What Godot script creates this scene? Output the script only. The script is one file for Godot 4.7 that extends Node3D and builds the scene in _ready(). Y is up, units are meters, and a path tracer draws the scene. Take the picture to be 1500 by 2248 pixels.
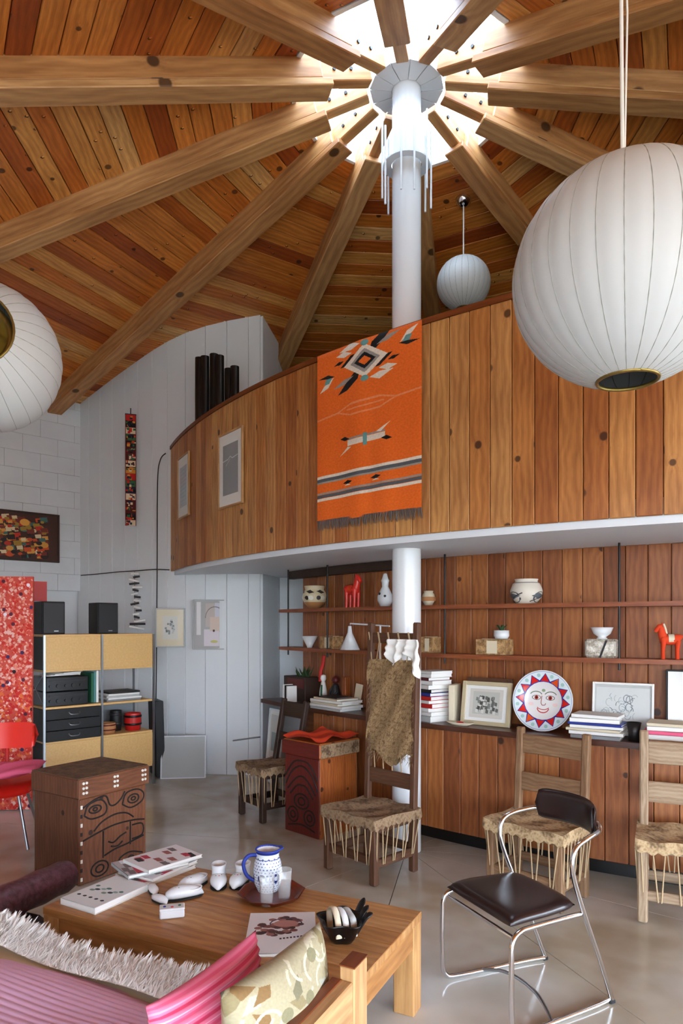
extends Node3D
# A round timber-roofed living room: conical plank ceiling on twelve beams round a white column, a curved loft, shelves under it.
const F := 1500.0          # focal length in pixels of the 1500 x 2248 frame
const CX := 750.0
const HZ := 1370.0         # row of the horizon
const EYE := 1.6
const HUB := Vector2(0.462, 4.85)      # column: x, depth
const O := Vector2(5.338, 10.484)      # centre of the loft's and shelves' curve: x, depth
const SLOPE := 0.25
const BEAM_Y := 5.375      # underside of the beams at the hub
const CEIL := 0.20         # planks above the beams' underside
const BEAMS := [12.0, 44.8, 75.8, 103.8, 130.0, 160.3, 191.3, 224.3, 252.3, 281.3, 310.3, 339.3]
const ORD := ["topmost", "second", "third", "fourth", "fifth", "sixth", "seventh", "eighth", "ninth", "tenth", "eleventh", "twelfth", "thirteenth", "fourteenth"]
var M := {}
var T := {}
var used := {}
var rng := RandomNumberGenerator.new()

# ---------- places ----------
func at(px: float, py: float, d: float) -> Vector3:
	return Vector3((px - CX) / F * d, EYE + (HZ - py) / F * d, -d)

func ground(px: float, py: float, y := 0.0) -> Vector3:
	var d := (EYE - y) * F / (py - HZ)
	return Vector3((px - CX) / F * d, y, -d)

func arc(r: float, a: float, y := 0.0) -> Vector3:
	return Vector3(O.x - r * cos(a), y, -(O.y - r * sin(a)))

func arc_turn(a: float) -> float:
	return atan2(-cos(a), sin(a))

func a_of(px: float, r: float) -> float:
	var lo := 0.1
	var hi := 1.5
	for i in 40:
		var m := (lo + hi) / 2.0
		var p := arc(r, m)
		if p.x / -p.z * F + CX < px:
			lo = m
		else:
			hi = m
	return lo

func roof_y(x: float, depth: float) -> float:
	return BEAM_Y + CEIL - SLOPE * Vector2(x - HUB.x, depth - HUB.y).length()

# ---------- nodes ----------
func numbered(n: String) -> String:
	var k: int = used.get(n, 0)
	used[n] = k + 1
	return n if k == 0 else "%s_%03d" % [n, k]

func tag(o: Node, label: String, category: String, group := "") -> Node:
	o.set_meta("label", label)
	o.set_meta("category", category)
	if group:
		o.set_meta("group", group)
	return o

func thing(called: String, label: String, category: String, pos := Vector3.ZERO, turn := 0.0, group := "") -> Node3D:
	var o := Node3D.new()
	o.name = numbered(called)
	add_child(o)
	o.position = pos
	o.rotation.y = turn
	tag(o, label, category, group)
	return o

func base(called: String) -> Node3D:
	var o := Node3D.new()
	o.name = called
	add_child(o)
	o.set_meta("kind", "structure")
	return o

func mesh(s: SurfaceTool, m: Material) -> ArrayMesh:
	s.generate_normals()
	s.set_material(m)
	return s.commit()

func part(parent: Node, called: String, s: SurfaceTool, m: Material) -> MeshInstance3D:
	var o := MeshInstance3D.new()
	o.name = called
	o.mesh = mesh(s, m)
	parent.add_child(o, true)
	return o

func single(called: String, label: String, category: String, s: SurfaceTool, m: Material, pos := Vector3.ZERO, turn := 0.0, group := "") -> MeshInstance3D:
	var o := MeshInstance3D.new()
	o.name = numbered(called)
	o.mesh = mesh(s, m)
	add_child(o)
	o.position = pos
	o.rotation.y = turn
	tag(o, label, category, group)
	return o

# ---------- shapes ----------
func S() -> SurfaceTool:
	var s := SurfaceTool.new()
	s.begin(Mesh.PRIMITIVE_TRIANGLES)
	return s

func face(s: SurfaceTool, p: Array, uv: Array, out: Vector3) -> void:
	var n: Vector3 = (p[0] - p[2]).cross(p[0] - p[1])
	var flip := n.dot(out) < 0.0
	for i in range(1, p.size() - 1):
		for k in ([0, i + 1, i] if flip else [0, i, i + 1]):
			s.set_uv(uv[k])
			s.add_vertex(p[k])

func box(s: SurfaceTool, c: Vector3, size: Vector3, b := Basis.IDENTITY, ch := 0.0) -> void:
	s.set_smooth_group(-1)
	var h := size * 0.5
	var la := size.max_axis_index()
	var off := Vector2(rng.randf() * 7.0, rng.randf() * 7.0)
	ch = minf(ch, minf(h.x, minf(h.y, h.z)) * 0.8)
	for ax in 3:
		var a1 := (ax + 1) % 3
		var a2 := (ax + 2) % 3
		var ua := a1 if la == ax else la
		var va := a2 if ua == a1 else a1
		for sg: float in [-1.0, 1.0]:
			var ps := []
			var us := []
			for q in [[-1, -1], [1, -1], [1, 1], [-1, 1]]:
				var v := Vector3.ZERO
				v[ax] = sg * h[ax]
				v[a1] = q[0] * (h[a1] - ch)
				v[a2] = q[1] * (h[a2] - ch)
				ps.append(c + b * v)
				us.append(off + Vector2(v[ua], v[va] + ax * 0.3))
			var n := Vector3.ZERO
			n[ax] = sg
			face(s, ps, us, b * n)
		if ch > 0.0:
			for s1: float in [-1.0, 1.0]:
				for s2: float in [-1.0, 1.0]:
					var ps := []
					var us := []
					for q in [[0, -1], [0, 1], [1, 1], [1, -1]]:
						var v := Vector3.ZERO
						v[a1] = s1 * (h[a1] - (ch if q[0] == 1 else 0.0))
						v[a2] = s2 * (h[a2] - (ch if q[0] == 0 else 0.0))
						v[ax] = q[1] * (h[ax] - ch)
						ps.append(c + b * v)
						us.append(off + Vector2(v[la], q[0] * 0.01))
					var n := Vector3.ZERO
					n[a1] = s1
					n[a2] = s2
					face(s, ps, us, b * n)
	if ch > 0.0:
		for x: float in [-1.0, 1.0]:
			for y: float in [-1.0, 1.0]:
				for z: float in [-1.0, 1.0]:
					var g := Vector3(x, y, z)
					var e := h - Vector3.ONE * ch
					face(s, [c + b * (g * Vector3(h.x, e.y, e.z)), c + b * (g * Vector3(e.x, h.y, e.z)), c + b * (g * Vector3(e.x, e.y, h.z))], [off, off, off], b * g)

func bar(s: SurfaceTool, a: Vector3, b: Vector3, w: float, t: float, ch := 0.0, side := Vector3.ZERO) -> void:
	# a square timber from a to b: w across «side», t the other way
	var d := (b - a).normalized()
	var x := side
	if x == Vector3.ZERO:
		x = Vector3.UP.cross(d) if absf(d.y) < 0.95 else Vector3.RIGHT
	x = (x - d * x.dot(d)).normalized()
	box(s, (a + b) / 2.0, Vector3(w, t, (b - a).length()), Basis(x, d.cross(x), d), ch)

func tube(s: SurfaceTool, pts: Array, r, n := 8, caps := true, flat_y := 1.0) -> void:
	s.set_smooth_group(0)
	var rings := []
	var up := Vector3.UP
	var along := 0.0
	var vs := []
	for i in pts.size():
		var d: Vector3 = (pts[mini(i + 1, pts.size() - 1)] - pts[maxi(i - 1, 0)]).normalized()
		if absf(d.dot(up)) > 0.98:
			up = Vector3.RIGHT if absf(d.x) < 0.9 else Vector3.FORWARD
		var x := up.cross(d).normalized()
		var y := d.cross(x)
		up = y
		var rr: float = r[i] if r is Array else r
		var ring := []
		for k in n:
			var a := TAU * k / n
			ring.append(pts[i] + (x * cos(a) + y * sin(a) * flat_y) * rr)
		rings.append(ring)
		if i > 0:
			along += (pts[i] - pts[i - 1]).length()
		vs.append(along)
	for i in pts.size() - 1:
		for k in n:
			var j := (k + 1) % n
			var q := [rings[i][k], rings[i][j], rings[i + 1][j], rings[i + 1][k]]
			face(s, q, [Vector2(vs[i], float(k) / n), Vector2(vs[i], float(k + 1) / n), Vector2(vs[i + 1], float(k + 1) / n), Vector2(vs[i + 1], float(k) / n)], (q[0] + q[2]) / 2.0 - (pts[i] + pts[i + 1]) / 2.0)
	if caps:
		s.set_smooth_group(-1)
		for e in [0, pts.size() - 1]:
			var us := []
			for k in n:
				us.append(Vector2(0.02 * cos(TAU * k / n), 0.02 * sin(TAU * k / n)))
			var d: Vector3 = pts[0] - pts[1] if e == 0 else pts[e] - pts[e - 1]
			face(s, rings[e], us, d)

func curve(pts: Array, n := 6) -> Array:
	# smooth path through the points
	var out := []
	for i in pts.size() - 1:
		var p0: Vector3 = pts[maxi(i - 1, 0)]
		var p3: Vector3 = pts[mini(i + 2, pts.size() - 1)]
		for k in n:
			out.append(pts[i].cubic_interpolate(pts[i + 1], p0, p3, float(k) / n))
	out.append(pts[-1])
	return out

func lathe(s: SurfaceTool, prof: Array, n := 24, xf := Transform3D.IDENTITY, wob = null) -> void:
	# profile points (radius, height); a repeated point makes a crease
	var total := 0.0
	var ts := [0.0]
	for i in range(1, prof.size()):
		total += prof[i].distance_to(prof[i - 1])
		ts.append(total)
	var grp := 0
	for i in prof.size() - 1:
		if prof[i].distance_to(prof[i + 1]) < 1e-6:
			grp += 1
			continue
		s.set_smooth_group(grp)
		for k in n:
			var q := []
			var us := []
			for e in [[i, k], [i, k + 1], [i + 1, k + 1], [i + 1, k]]:
				var a: float = TAU * (e[1] % n) / n
				var r: float = prof[e[0]].x
				if wob != null:
					r *= wob.call(a, ts[e[0]] / total)
				q.append(xf * Vector3(sin(a) * r, prof[e[0]].y, cos(a) * r))
				us.append(Vector2(float(e[1]) / n, 1.0 - ts[e[0]] / total))
			var mid: Vector3 = xf.affine_inverse() * ((q[0] + q[1] + q[2] + q[3]) / 4.0)
			var t: Vector2 = prof[i + 1] - prof[i]
			var dir := Vector3(mid.x, 0, mid.z).normalized() * t.y - Vector3.UP * t.x
			var keep := []
			var keep_u := []
			for e in 4:
				if keep.is_empty() or (q[e].distance_to(keep[-1]) > 1e-7 and q[e].distance_to(keep[0]) > 1e-7):
					keep.append(q[e])
					keep_u.append(us[e])
			if keep.size() > 2:
				face(s, keep, keep_u, xf.basis * dir)

func extrude(s: SurfaceTool, poly: PackedVector2Array, depth: float, xf := Transform3D.IDENTITY) -> void:
	# outline in x, y; thickness along z, centred
	s.set_smooth_group(-1)
	var ids := Geometry2D.triangulate_polygon(poly)
	for sg: float in [-1.0, 1.0]:
		for i in range(0, ids.size(), 3):
			var ps := []
			var us := []
			for k in 3:
				var v := poly[ids[i + k]]
				ps.append(xf * Vector3(v.x, v.y, sg * depth / 2))
				us.append(Vector2(v.x, -v.y))
			face(s, ps, us, xf.basis.z * sg)
	var ccw := not Geometry2D.is_polygon_clockwise(poly)
	for i in poly.size():
		var a := poly[i]
		var b := poly[(i + 1) % poly.size()]
		var n := Vector2(b.y - a.y, a.x - b.x) * (1.0 if ccw else -1.0)
		face(s, [xf * Vector3(a.x, a.y, -depth / 2), xf * Vector3(b.x, b.y, -depth / 2), xf * Vector3(b.x, b.y, depth / 2), xf * Vector3(a.x, a.y, depth / 2)],
			[Vector2(a.x, a.y), Vector2(b.x, b.y), Vector2(b.x, b.y + 0.05), Vector2(a.x, a.y + 0.05)], xf.basis * Vector3(n.x, n.y, 0))

func grid(s: SurfaceTool, nu: int, nv: int, fn: Callable, out: Vector3, group := 0) -> void:
	s.set_smooth_group(group)
	var p := []
	for j in nv + 1:
		var row := []
		for i in nu + 1:
			row.append(fn.call(float(i) / nu, float(j) / nv))
		p.append(row)
	for j in nv:
		for i in nu:
			var q := [p[j][i], p[j][i + 1], p[j + 1][i + 1], p[j + 1][i]]
			var u0 := float(i) / nu
			var u1 := float(i + 1) / nu
			var v0 := float(j) / nv
			var v1 := float(j + 1) / nv
			var n: Vector3 = (q[0] - q[2]).cross(q[0] - q[1])
			var o := out
			if absf(n.dot(out)) < 1e-12:
				o = n
			face(s, q, [Vector2(u0, v0), Vector2(u1, v0), Vector2(u1, v1), Vector2(u0, v1)], o)

func plate(s: SurfaceTool, c: Vector3, w: float, h: float, t: float, b := Basis.IDENTITY) -> void:
	# a board whose front (+z) shows a whole picture
	s.set_smooth_group(-1)
	for sg: float in [1.0, -1.0]:
		face(s, [c + b * Vector3(-w / 2, h / 2, sg * t / 2), c + b * Vector3(w / 2, h / 2, sg * t / 2), c + b * Vector3(w / 2, -h / 2, sg * t / 2), c + b * Vector3(-w / 2, -h / 2, sg * t / 2)],
			[Vector2(0, 0), Vector2(1, 0), Vector2(1, 1), Vector2(0, 1)] if sg > 0 else [Vector2(0, 0), Vector2(0.01, 0), Vector2(0.01, 0.01), Vector2(0, 0.01)], b.z * sg)
	for e in [[Vector3(1, 0, 0), Vector3(0, 1, 0), w, h], [Vector3(0, 1, 0), Vector3(1, 0, 0), h, w]]:
		for sg: float in [-1.0, 1.0]:
			var m: Vector3 = e[0] * sg * e[2] / 2
			var k: Vector3 = e[1] * e[3] / 2
			var z := Vector3(0, 0, t / 2)
			face(s, [c + b * (m - k - z), c + b * (m + k - z), c + b * (m + k + z), c + b * (m - k + z)], [Vector2.ZERO, Vector2(0.01, 0), Vector2(0.01, 0.01), Vector2(0, 0.01)], b * e[0] * sg)

func pillow(s: SurfaceTool, w: float, h: float, t: float, n := 22, rib := 0.0, ribs := 0) -> void:
	for sg: float in [-1.0, 1.0]:
		grid(s, n * 3 if ribs else n, n, func(u: float, v: float) -> Vector3:
			var a := u * 2 - 1
			var b := v * 2 - 1
			var k := pow(maxf(0.0, (1 - a * a) * (1 - b * b)), 0.42)
			var z := t / 2 * k * (1.0 + 0.05 * sin(a * 5 + b * 4))
			if ribs:
				z += rib * sin(u * TAU * ribs) * minf(1.0, k * 2)
			return Vector3(w / 2 * a * (1 - 0.07 * (1 - b * b)), h / 2 * b * (1 - 0.07 * (1 - a * a)), z * sg), Vector3(0, 0, sg))

# ---------- pictures ----------
func canvas(w: int, h: int, c: Color) -> Image:
	var im := Image.create(w, h, false, Image.FORMAT_RGB8)
	im.fill(c)
	return im

func ipoly(im: Image, pts: Array, c: Color) -> void:
	var w := im.get_width()
	var h := im.get_height()
	var q := []
	var lo := 1e9
	var hi := -1e9
	for p: Vector2 in pts:
		var v := Vector2(p.x * w, p.y * h)
		q.append(v)
		lo = minf(lo, v.y)
		hi = maxf(hi, v.y)
	for y in range(maxi(0, int(lo)), mini(h, int(hi) + 1)):
		var xs := []
		var yy := y + 0.5
		for i in q.size():
			var a: Vector2 = q[i]
			var b: Vector2 = q[(i + 1) % q.size()]
			if (a.y <= yy) != (b.y <= yy):
				xs.append(a.x + (yy - a.y) / (b.y - a.y) * (b.x - a.x))
		xs.sort()
		for i in range(0, xs.size() - 1, 2):
			var x0 := maxi(0, int(round(xs[i])))
			var x1 := mini(w, int(round(xs[i + 1])))
			if x1 > x0:
				im.fill_rect(Rect2i(x0, y, x1 - x0, 1), c)

func iline(im: Image, pts: Array, wd: float, c: Color) -> void:
	var asp := float(im.get_width()) / im.get_height()
	for i in pts.size() - 1:
		var d: Vector2 = pts[i + 1] - pts[i]
		var n := Vector2(-d.y / asp, d.x * asp).normalized() * wd / 2
		n = Vector2(n.x, n.y * asp) if false else n
		ipoly(im, [pts[i] + n, pts[i + 1] + n, pts[i + 1] - n, pts[i] - n], c)

func icirc(im: Image, x: float, y: float, rx: float, ry: float, c: Color) -> void:
	var p := []
	for k in 24:
		p.append(Vector2(x + rx * cos(TAU * k / 24), y + ry * sin(TAU * k / 24)))
	ipoly(im, p, c)

func iarc(im: Image, x: float, y: float, rx: float, ry: float, a0: float, a1: float, wd: float, c: Color) -> void:
	var p := []
	for k in 13:
		var a := deg_to_rad(lerpf(a0, a1, k / 12.0))
		p.append(Vector2(x + rx * cos(a), y + ry * sin(a)))
	iline(im, p, wd, c)

func speck(im: Image, amt: float, sd := 1) -> Image:
	var nz := FastNoiseLite.new()
	nz.seed = sd
	nz.frequency = 0.15
	for y in im.get_height():
		for x in im.get_width():
			var v := 1.0 + amt * nz.get_noise_2d(x, y)
			var c := im.get_pixel(x, y)
			im.set_pixel(x, y, Color(clampf(c.r * v, 0, 1), clampf(c.g * v, 0, 1), clampf(c.b * v, 0, 1)))
	return im

func tex(im: Image) -> ImageTexture:
	return ImageTexture.create_from_image(im)

func wood_image(sd: int, dark: Color, light: Color, knots: int, w := 1024, h := 512, flecks := 0) -> Image:
	# grain along x
	var n1 := FastNoiseLite.new()
	n1.seed = sd
	n1.frequency = 0.01
	var n2 := FastNoiseLite.new()
	n2.seed = sd + 9
	n2.frequency = 0.02
	var r := RandomNumberGenerator.new()
	r.seed = sd
	var ks := []
	for i in knots:
		ks.append([r.randf() * w, r.randf() * h, r.randf_range(2.0, 4.5)])
	var im := canvas(w, h, light)
	for y in h:
		for x in w:
			var bend := 0.0
			var kd := 0.0
			for k in ks:
				var dx: float = (x - k[0]) / 2.2
				var dy: float = y - k[1]
				var q: float = sqrt(dx * dx + dy * dy) / k[2]
				if q < 4.0:
					bend += 7.0 * signf(dy) * signf(y - h * 0.5) * exp(-q * q * 0.25)
					if q < 1.3:
						kd = maxf(kd, clampf((1.3 - q) * 3.0, 0, 1))
			var yy := absf(y - h * 0.5) * 2.0 + bend
			var tx := absf(x - w * 0.5) * 2.0
			var g := 0.5 + 0.5 * sin((yy * 0.35 + n1.get_noise_2d(tx * 0.16, yy * 0.7) * 7.0))
			var f := 0.5 + 0.5 * n2.get_noise_2d(tx * 0.25, yy * 14.0)
			var b := 0.5 + 0.5 * n1.get_noise_2d(tx * 0.18 + 900, yy * 1.5)
			var v := clampf(0.22 * g + 0.40 * f + 0.5 * b, 0, 1)
			var c := dark.lerp(light, v)
			if kd > 0.0:
				c = c.lerp(dark * 0.45, kd * 0.75)
			im.set_pixel(x, y, c)
	for i in flecks:
		var fx := r.randf()
		var fy := r.randf()
		icirc(im, fx, fy, 0.010, 0.010, dark * 0.5)
		icirc(im, fx + 0.003, fy - 0.003, 0.006, 0.007, Color(1, 0.98, 0.95))
	return im

func blotch(sd: int, stops: Array, freq: float, w := 512, fine := 0.25) -> Image:
	# patches of several colours
	var n1 := FastNoiseLite.new()
	n1.seed = sd
	n1.frequency = freq
	n1.fractal_octaves = 4
	var n2 := FastNoiseLite.new()
	n2.seed = sd + 3
	n2.frequency = freq * 9.0
	var im := canvas(w, w, stops[0])
	for y in w:
		for x in w:
			var v := clampf(0.5 + 0.75 * n1.get_noise_2d(absf(x - w * 0.5) * 2.0, absf(y - w * 0.5) * 2.0) + fine * n2.get_noise_2d(x, y), 0, 0.999) * (stops.size() - 1)
			im.set_pixel(x, y, stops[int(v)].lerp(stops[int(v) + 1], v - int(v)))
	return im

func mat(key: String, c: Color, rough := 0.6, metal := 0.0, t: Texture2D = null, sc := 1.0) -> StandardMaterial3D:
	var m := StandardMaterial3D.new()
	m.resource_name = key
	m.albedo_color = c
	m.roughness = rough
	m.metallic = metal
	if t:
		m.albedo_texture = t
		m.uv1_scale = Vector3(sc, sc, sc)
	M[key] = m
	return m

func tri_mat(key: String, c: Color, rough: float, t: Texture2D, sc: float, in_world := true) -> StandardMaterial3D:
	var m := mat(key, c, rough, 0.0, t, sc)
	m.uv1_triplanar = true
	m.uv1_world_triplanar = in_world
	return m

func C(r: float, g: float, b: float) -> Color:
	return Color(r, g, b)

# ---------- materials ----------
func tints(key: String, cols: Array, t: Texture2D, rough: float, sc := 0.8) -> void:
	for i in cols.size():
		mat("%s%d" % [key, i], cols[i], rough, 0.0, t, sc)

func materials() -> void:
	T.wood = tex(wood_image(3, C(0.60, 0.49, 0.40), C(1, 0.97, 0.92), 0, 512, 256))
	T.knot = tex(wood_image(7, C(0.58, 0.46, 0.36), C(1, 0.97, 0.92), 5, 512, 256))
	T.fleck = tex(wood_image(17, C(0.58, 0.46, 0.36), C(1, 0.97, 0.92), 4, 512, 256, 16))
	T.conc = tex(blotch(5, [C(0.72, 0.66, 0.57), C(0.83, 0.80, 0.74), C(0.91, 0.90, 0.87), C(0.98, 0.98, 0.97)], 0.006, 512, 0.18))
	T.hide = tex(blotch(8, [C(0.42, 0.35, 0.27), C(0.68, 0.59, 0.48), C(0.84, 0.77, 0.66), C(0.62, 0.53, 0.43)], 0.02, 256, 0.5))
	T.dirt = tex(blotch(11, [C(0.55, 0.5, 0.45), C(0.8, 0.78, 0.75), C(1, 1, 1)], 0.015, 256, 0.4))
	tints("ceil", [C(0.97, 0.72, 0.40), C(0.94, 0.62, 0.29), C(0.90, 0.55, 0.23), C(0.82, 0.46, 0.18), C(0.97, 0.79, 0.52), C(0.72, 0.36, 0.14), C(0.93, 0.59, 0.25)], T.fleck, 0.5)
	tints("beam", [C(0.91, 0.74, 0.53), C(0.88, 0.70, 0.48), C(0.85, 0.65, 0.43)], T.knot, 0.55, 0.5)
	tints("loft", [C(0.88, 0.66, 0.40), C(0.83, 0.59, 0.33), C(0.90, 0.71, 0.45), C(0.76, 0.50, 0.26), C(0.86, 0.66, 0.42)], T.knot, 0.5)
	tints("wall", [C(0.69, 0.44, 0.25), C(0.61, 0.37, 0.20), C(0.75, 0.50, 0.29), C(0.66, 0.42, 0.25)], T.knot, 0.5)
	mat("shelf", C(0.66, 0.38, 0.22), 0.45, 0.0, T.wood, 0.8)
	mat("dark_top", C(0.34, 0.20, 0.14), 0.35, 0.0, T.wood, 0.8)
	tints("table", [C(0.84, 0.66, 0.44), C(0.80, 0.60, 0.37), C(0.87, 0.70, 0.48)], T.wood, 0.45)
	mat("oak", C(0.88, 0.74, 0.55), 0.5, 0.0, T.wood, 0.8)
	mat("rail_wood", C(0.55, 0.30, 0.13), 0.4, 0.0, T.wood, 0.8)
	mat("old_wood", C(0.60, 0.49, 0.38), 0.75, 0.0, T.wood, 1.6)
	mat("dark_wood", C(0.24, 0.16, 0.11), 0.6, 0.0, T.wood, 1.6)
	mat("mid_wood", C(0.42, 0.29, 0.20), 0.65, 0.0, T.wood, 1.6)
	mat("pale_wood", C(0.74, 0.68, 0.60), 0.75, 0.0, T.wood, 1.6)
	mat("white", C(0.86, 0.88, 0.90), 0.6)
	mat("white_wall", C(0.87, 0.885, 0.895), 0.65)
	tri_mat("block", C(0.86, 0.875, 0.89), 0.7, T.dirt, 0.35)
	M.block.albedo_texture = tex(blotch(21, [C(0.95, 0.95, 0.95), C(1, 1, 1)], 0.02, 128, 0.3))
	mat("gloss_white", C(0.86, 0.87, 0.875), 0.25)
	tri_mat("floor", C(0.86, 0.86, 0.85), 0.15, T.conc, 0.11)
	mat("joint", C(0.20, 0.18, 0.16), 0.8)
	mat("black", C(0.03, 0.03, 0.035), 0.35)
	mat("soft_black", C(0.05, 0.05, 0.055), 0.6)
	mat("charcoal", C(0.12, 0.12, 0.13), 0.5)
	mat("chrome", C(0.86, 0.87, 0.88), 0.12, 1.0)
	mat("steel", C(0.70, 0.72, 0.74), 0.3, 1.0)
	mat("rod", C(0.16, 0.15, 0.15), 0.4, 0.6)
	mat("brass", C(0.55, 0.47, 0.25), 0.35, 0.8)
	mat("cord_white", C(0.88, 0.87, 0.84), 0.7)
	mat("rib_wire", C(0.60, 0.61, 0.58), 0.6)
	mat("cable", C(0.10, 0.11, 0.11), 0.6)
	var g := mat("pane", C(1, 1, 1), 0.02)
	g.transparency = BaseMaterial3D.TRANSPARENCY_ALPHA
	g.albedo_color = Color(1, 1, 1, 0.06)
	var pg := mat("picture_glass", C(1, 1, 1), 0.05)
	pg.transparency = BaseMaterial3D.TRANSPARENCY_ALPHA
	pg.albedo_color = Color(1, 1, 1, 0.02)
	pg.metallic_specular = 0.15
	var gl := mat("glass", C(1, 1, 1), 0.02)
	gl.transparency = BaseMaterial3D.TRANSPARENCY_ALPHA
	gl.albedo_color = Color(0.95, 0.97, 0.97, 0.13)
	var bub := mat("bubble", C(0.76, 0.77, 0.765), 0.55)
	bub.backlight_enabled = true
	bub.backlight = C(0.12, 0.12, 0.12)
	mat("masonite", C(0.90, 0.73, 0.47), 0.5, 0.0, tex(blotch(31, [C(0.94, 0.93, 0.91), C(1, 1, 1)], 0.05, 256, 0.5)), 1.5)
	mat("paper", C(0.90, 0.895, 0.875), 0.8)
	mat("paper_grey", C(0.70, 0.71, 0.70), 0.8)
	mat("cream", C(0.84, 0.79, 0.68), 0.7)
	tri_mat("hide", C(0.92, 0.87, 0.78), 0.9, T.hide, 0.9, false)
	tri_mat("hide_dark", C(0.72, 0.66, 0.60), 0.9, T.hide, 0.9, false)
	tri_mat("fur", C(0.80, 0.73, 0.62), 0.95, T.hide, 3.2, false)
	mat("lace", C(0.70, 0.60, 0.46), 0.85)
	tri_mat("leather", C(0.15, 0.085, 0.085), 0.32, tex(blotch(41, [C(0.75, 0.7, 0.7), C(1, 1, 1)], 0.05, 256, 0.5)), 2.0, false)
	tri_mat("bolster", C(0.40, 0.27, 0.30), 0.38, tex(blotch(43, [C(0.5, 0.42, 0.42), C(0.8, 0.7, 0.72), C(1, 0.95, 1)], 0.03, 256, 0.5)), 2.0, false)
	mat("brown_vinyl", C(0.13, 0.075, 0.07), 0.28)
	mat("red_shell", C(0.86, 0.17, 0.12), 0.3)
	mat("pink", C(0.93, 0.76, 0.90), 0.9)
	mat("hot_pink", C(0.90, 0.38, 0.52), 0.85)
	mat("fleece", C(0.94, 0.93, 0.91), 0.95)
	mat("orange_cloth", C(0.86, 0.25, 0.08), 0.85)
	mat("red", C(0.74, 0.10, 0.08), 0.5)
	mat("red_dark", C(0.36, 0.07, 0.07), 0.5)
	mat("blue", C(0.12, 0.20, 0.55), 0.5)
	mat("green", C(0.10, 0.36, 0.24), 0.6)
	mat("teal", C(0.30, 0.52, 0.52), 0.6)
	mat("leaf", C(0.16, 0.26, 0.12), 0.6)
	mat("grey", C(0.50, 0.51, 0.52), 0.6)
	mat("clay", C(0.70, 0.48, 0.30), 0.7)
	mat("stone", C(0.92, 0.91, 0.87), 0.85, 0.0, T.dirt, 2.0)
	mat("carton", C(0.78, 0.62, 0.42), 0.8, 0.0, T.dirt, 2.0)
	mat("tray", C(0.50, 0.20, 0.09), 0.35, 0.0, T.wood, 1.5)
	mat("chest_face", C(0.54, 0.35, 0.235), 0.6, 0.0, T.knot, 1.2)
	mat("chest_side", C(0.50, 0.325, 0.215), 0.7, 0.0, T.knot, 1.2)
	mat("chest_lid", C(0.46, 0.34, 0.24), 0.6, 0.0, T.dirt, 1.4)
	mat("chest_red", C(0.46, 0.12, 0.07), 0.5, 0.0, T.knot, 1.2)
	mat("chest_tan", C(0.72, 0.42, 0.19), 0.5, 0.0, T.knot, 1.2)
	mat("groove", C(0.09, 0.06, 0.05), 0.7)
	mat("inlay", C(0.86, 0.84, 0.80), 0.4)
	mat("gilt", C(0.74, 0.68, 0.55), 0.45)
	var et := mat("etched", C(1, 1, 1), 0.3)
	et.transparency = BaseMaterial3D.TRANSPARENCY_ALPHA
	et.albedo_color = Color(0.85, 0.86, 0.86, 0.35)
	mat("fringe", C(0.42, 0.38, 0.36), 0.9)

# ---------- the room ----------
func dir(deg: float) -> Vector3:
	var a := deg_to_rad(deg)
	return Vector3(sin(a), 0, -cos(a))

func hub(y := 0.0) -> Vector3:
	return Vector3(HUB.x, y, -HUB.y)

func prism(s: SurfaceTool, q: Array, up: Vector3) -> void:
	# a slab over the polygon q, thickened by «up»
	s.set_smooth_group(-1)
	var t := []
	var us := []
	var mid := Vector3.ZERO
	for p: Vector3 in q:
		t.append(p + up)
		us.append(Vector2(p.x, p.z))
		mid += p / q.size()
	face(s, q, us, -up)
	face(s, t, us, up)
	for i in q.size():
		var j := (i + 1) % q.size()
		face(s, [q[i], q[j], t[j], t[i]], [Vector2(0, 0), Vector2(1, 0), Vector2(1, 0.1), Vector2(0, 0.1)], (q[i] + q[j]) / 2 - mid)

func seen(p: Vector3, m := 60.0) -> bool:
	if p.z > -0.6:
		return false
	var x := CX + F * p.x / -p.z
	var y := HZ - F * (p.y - EYE) / -p.z
	return x > -m and x < 1500 + m and y > -m and y < 1300

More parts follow.
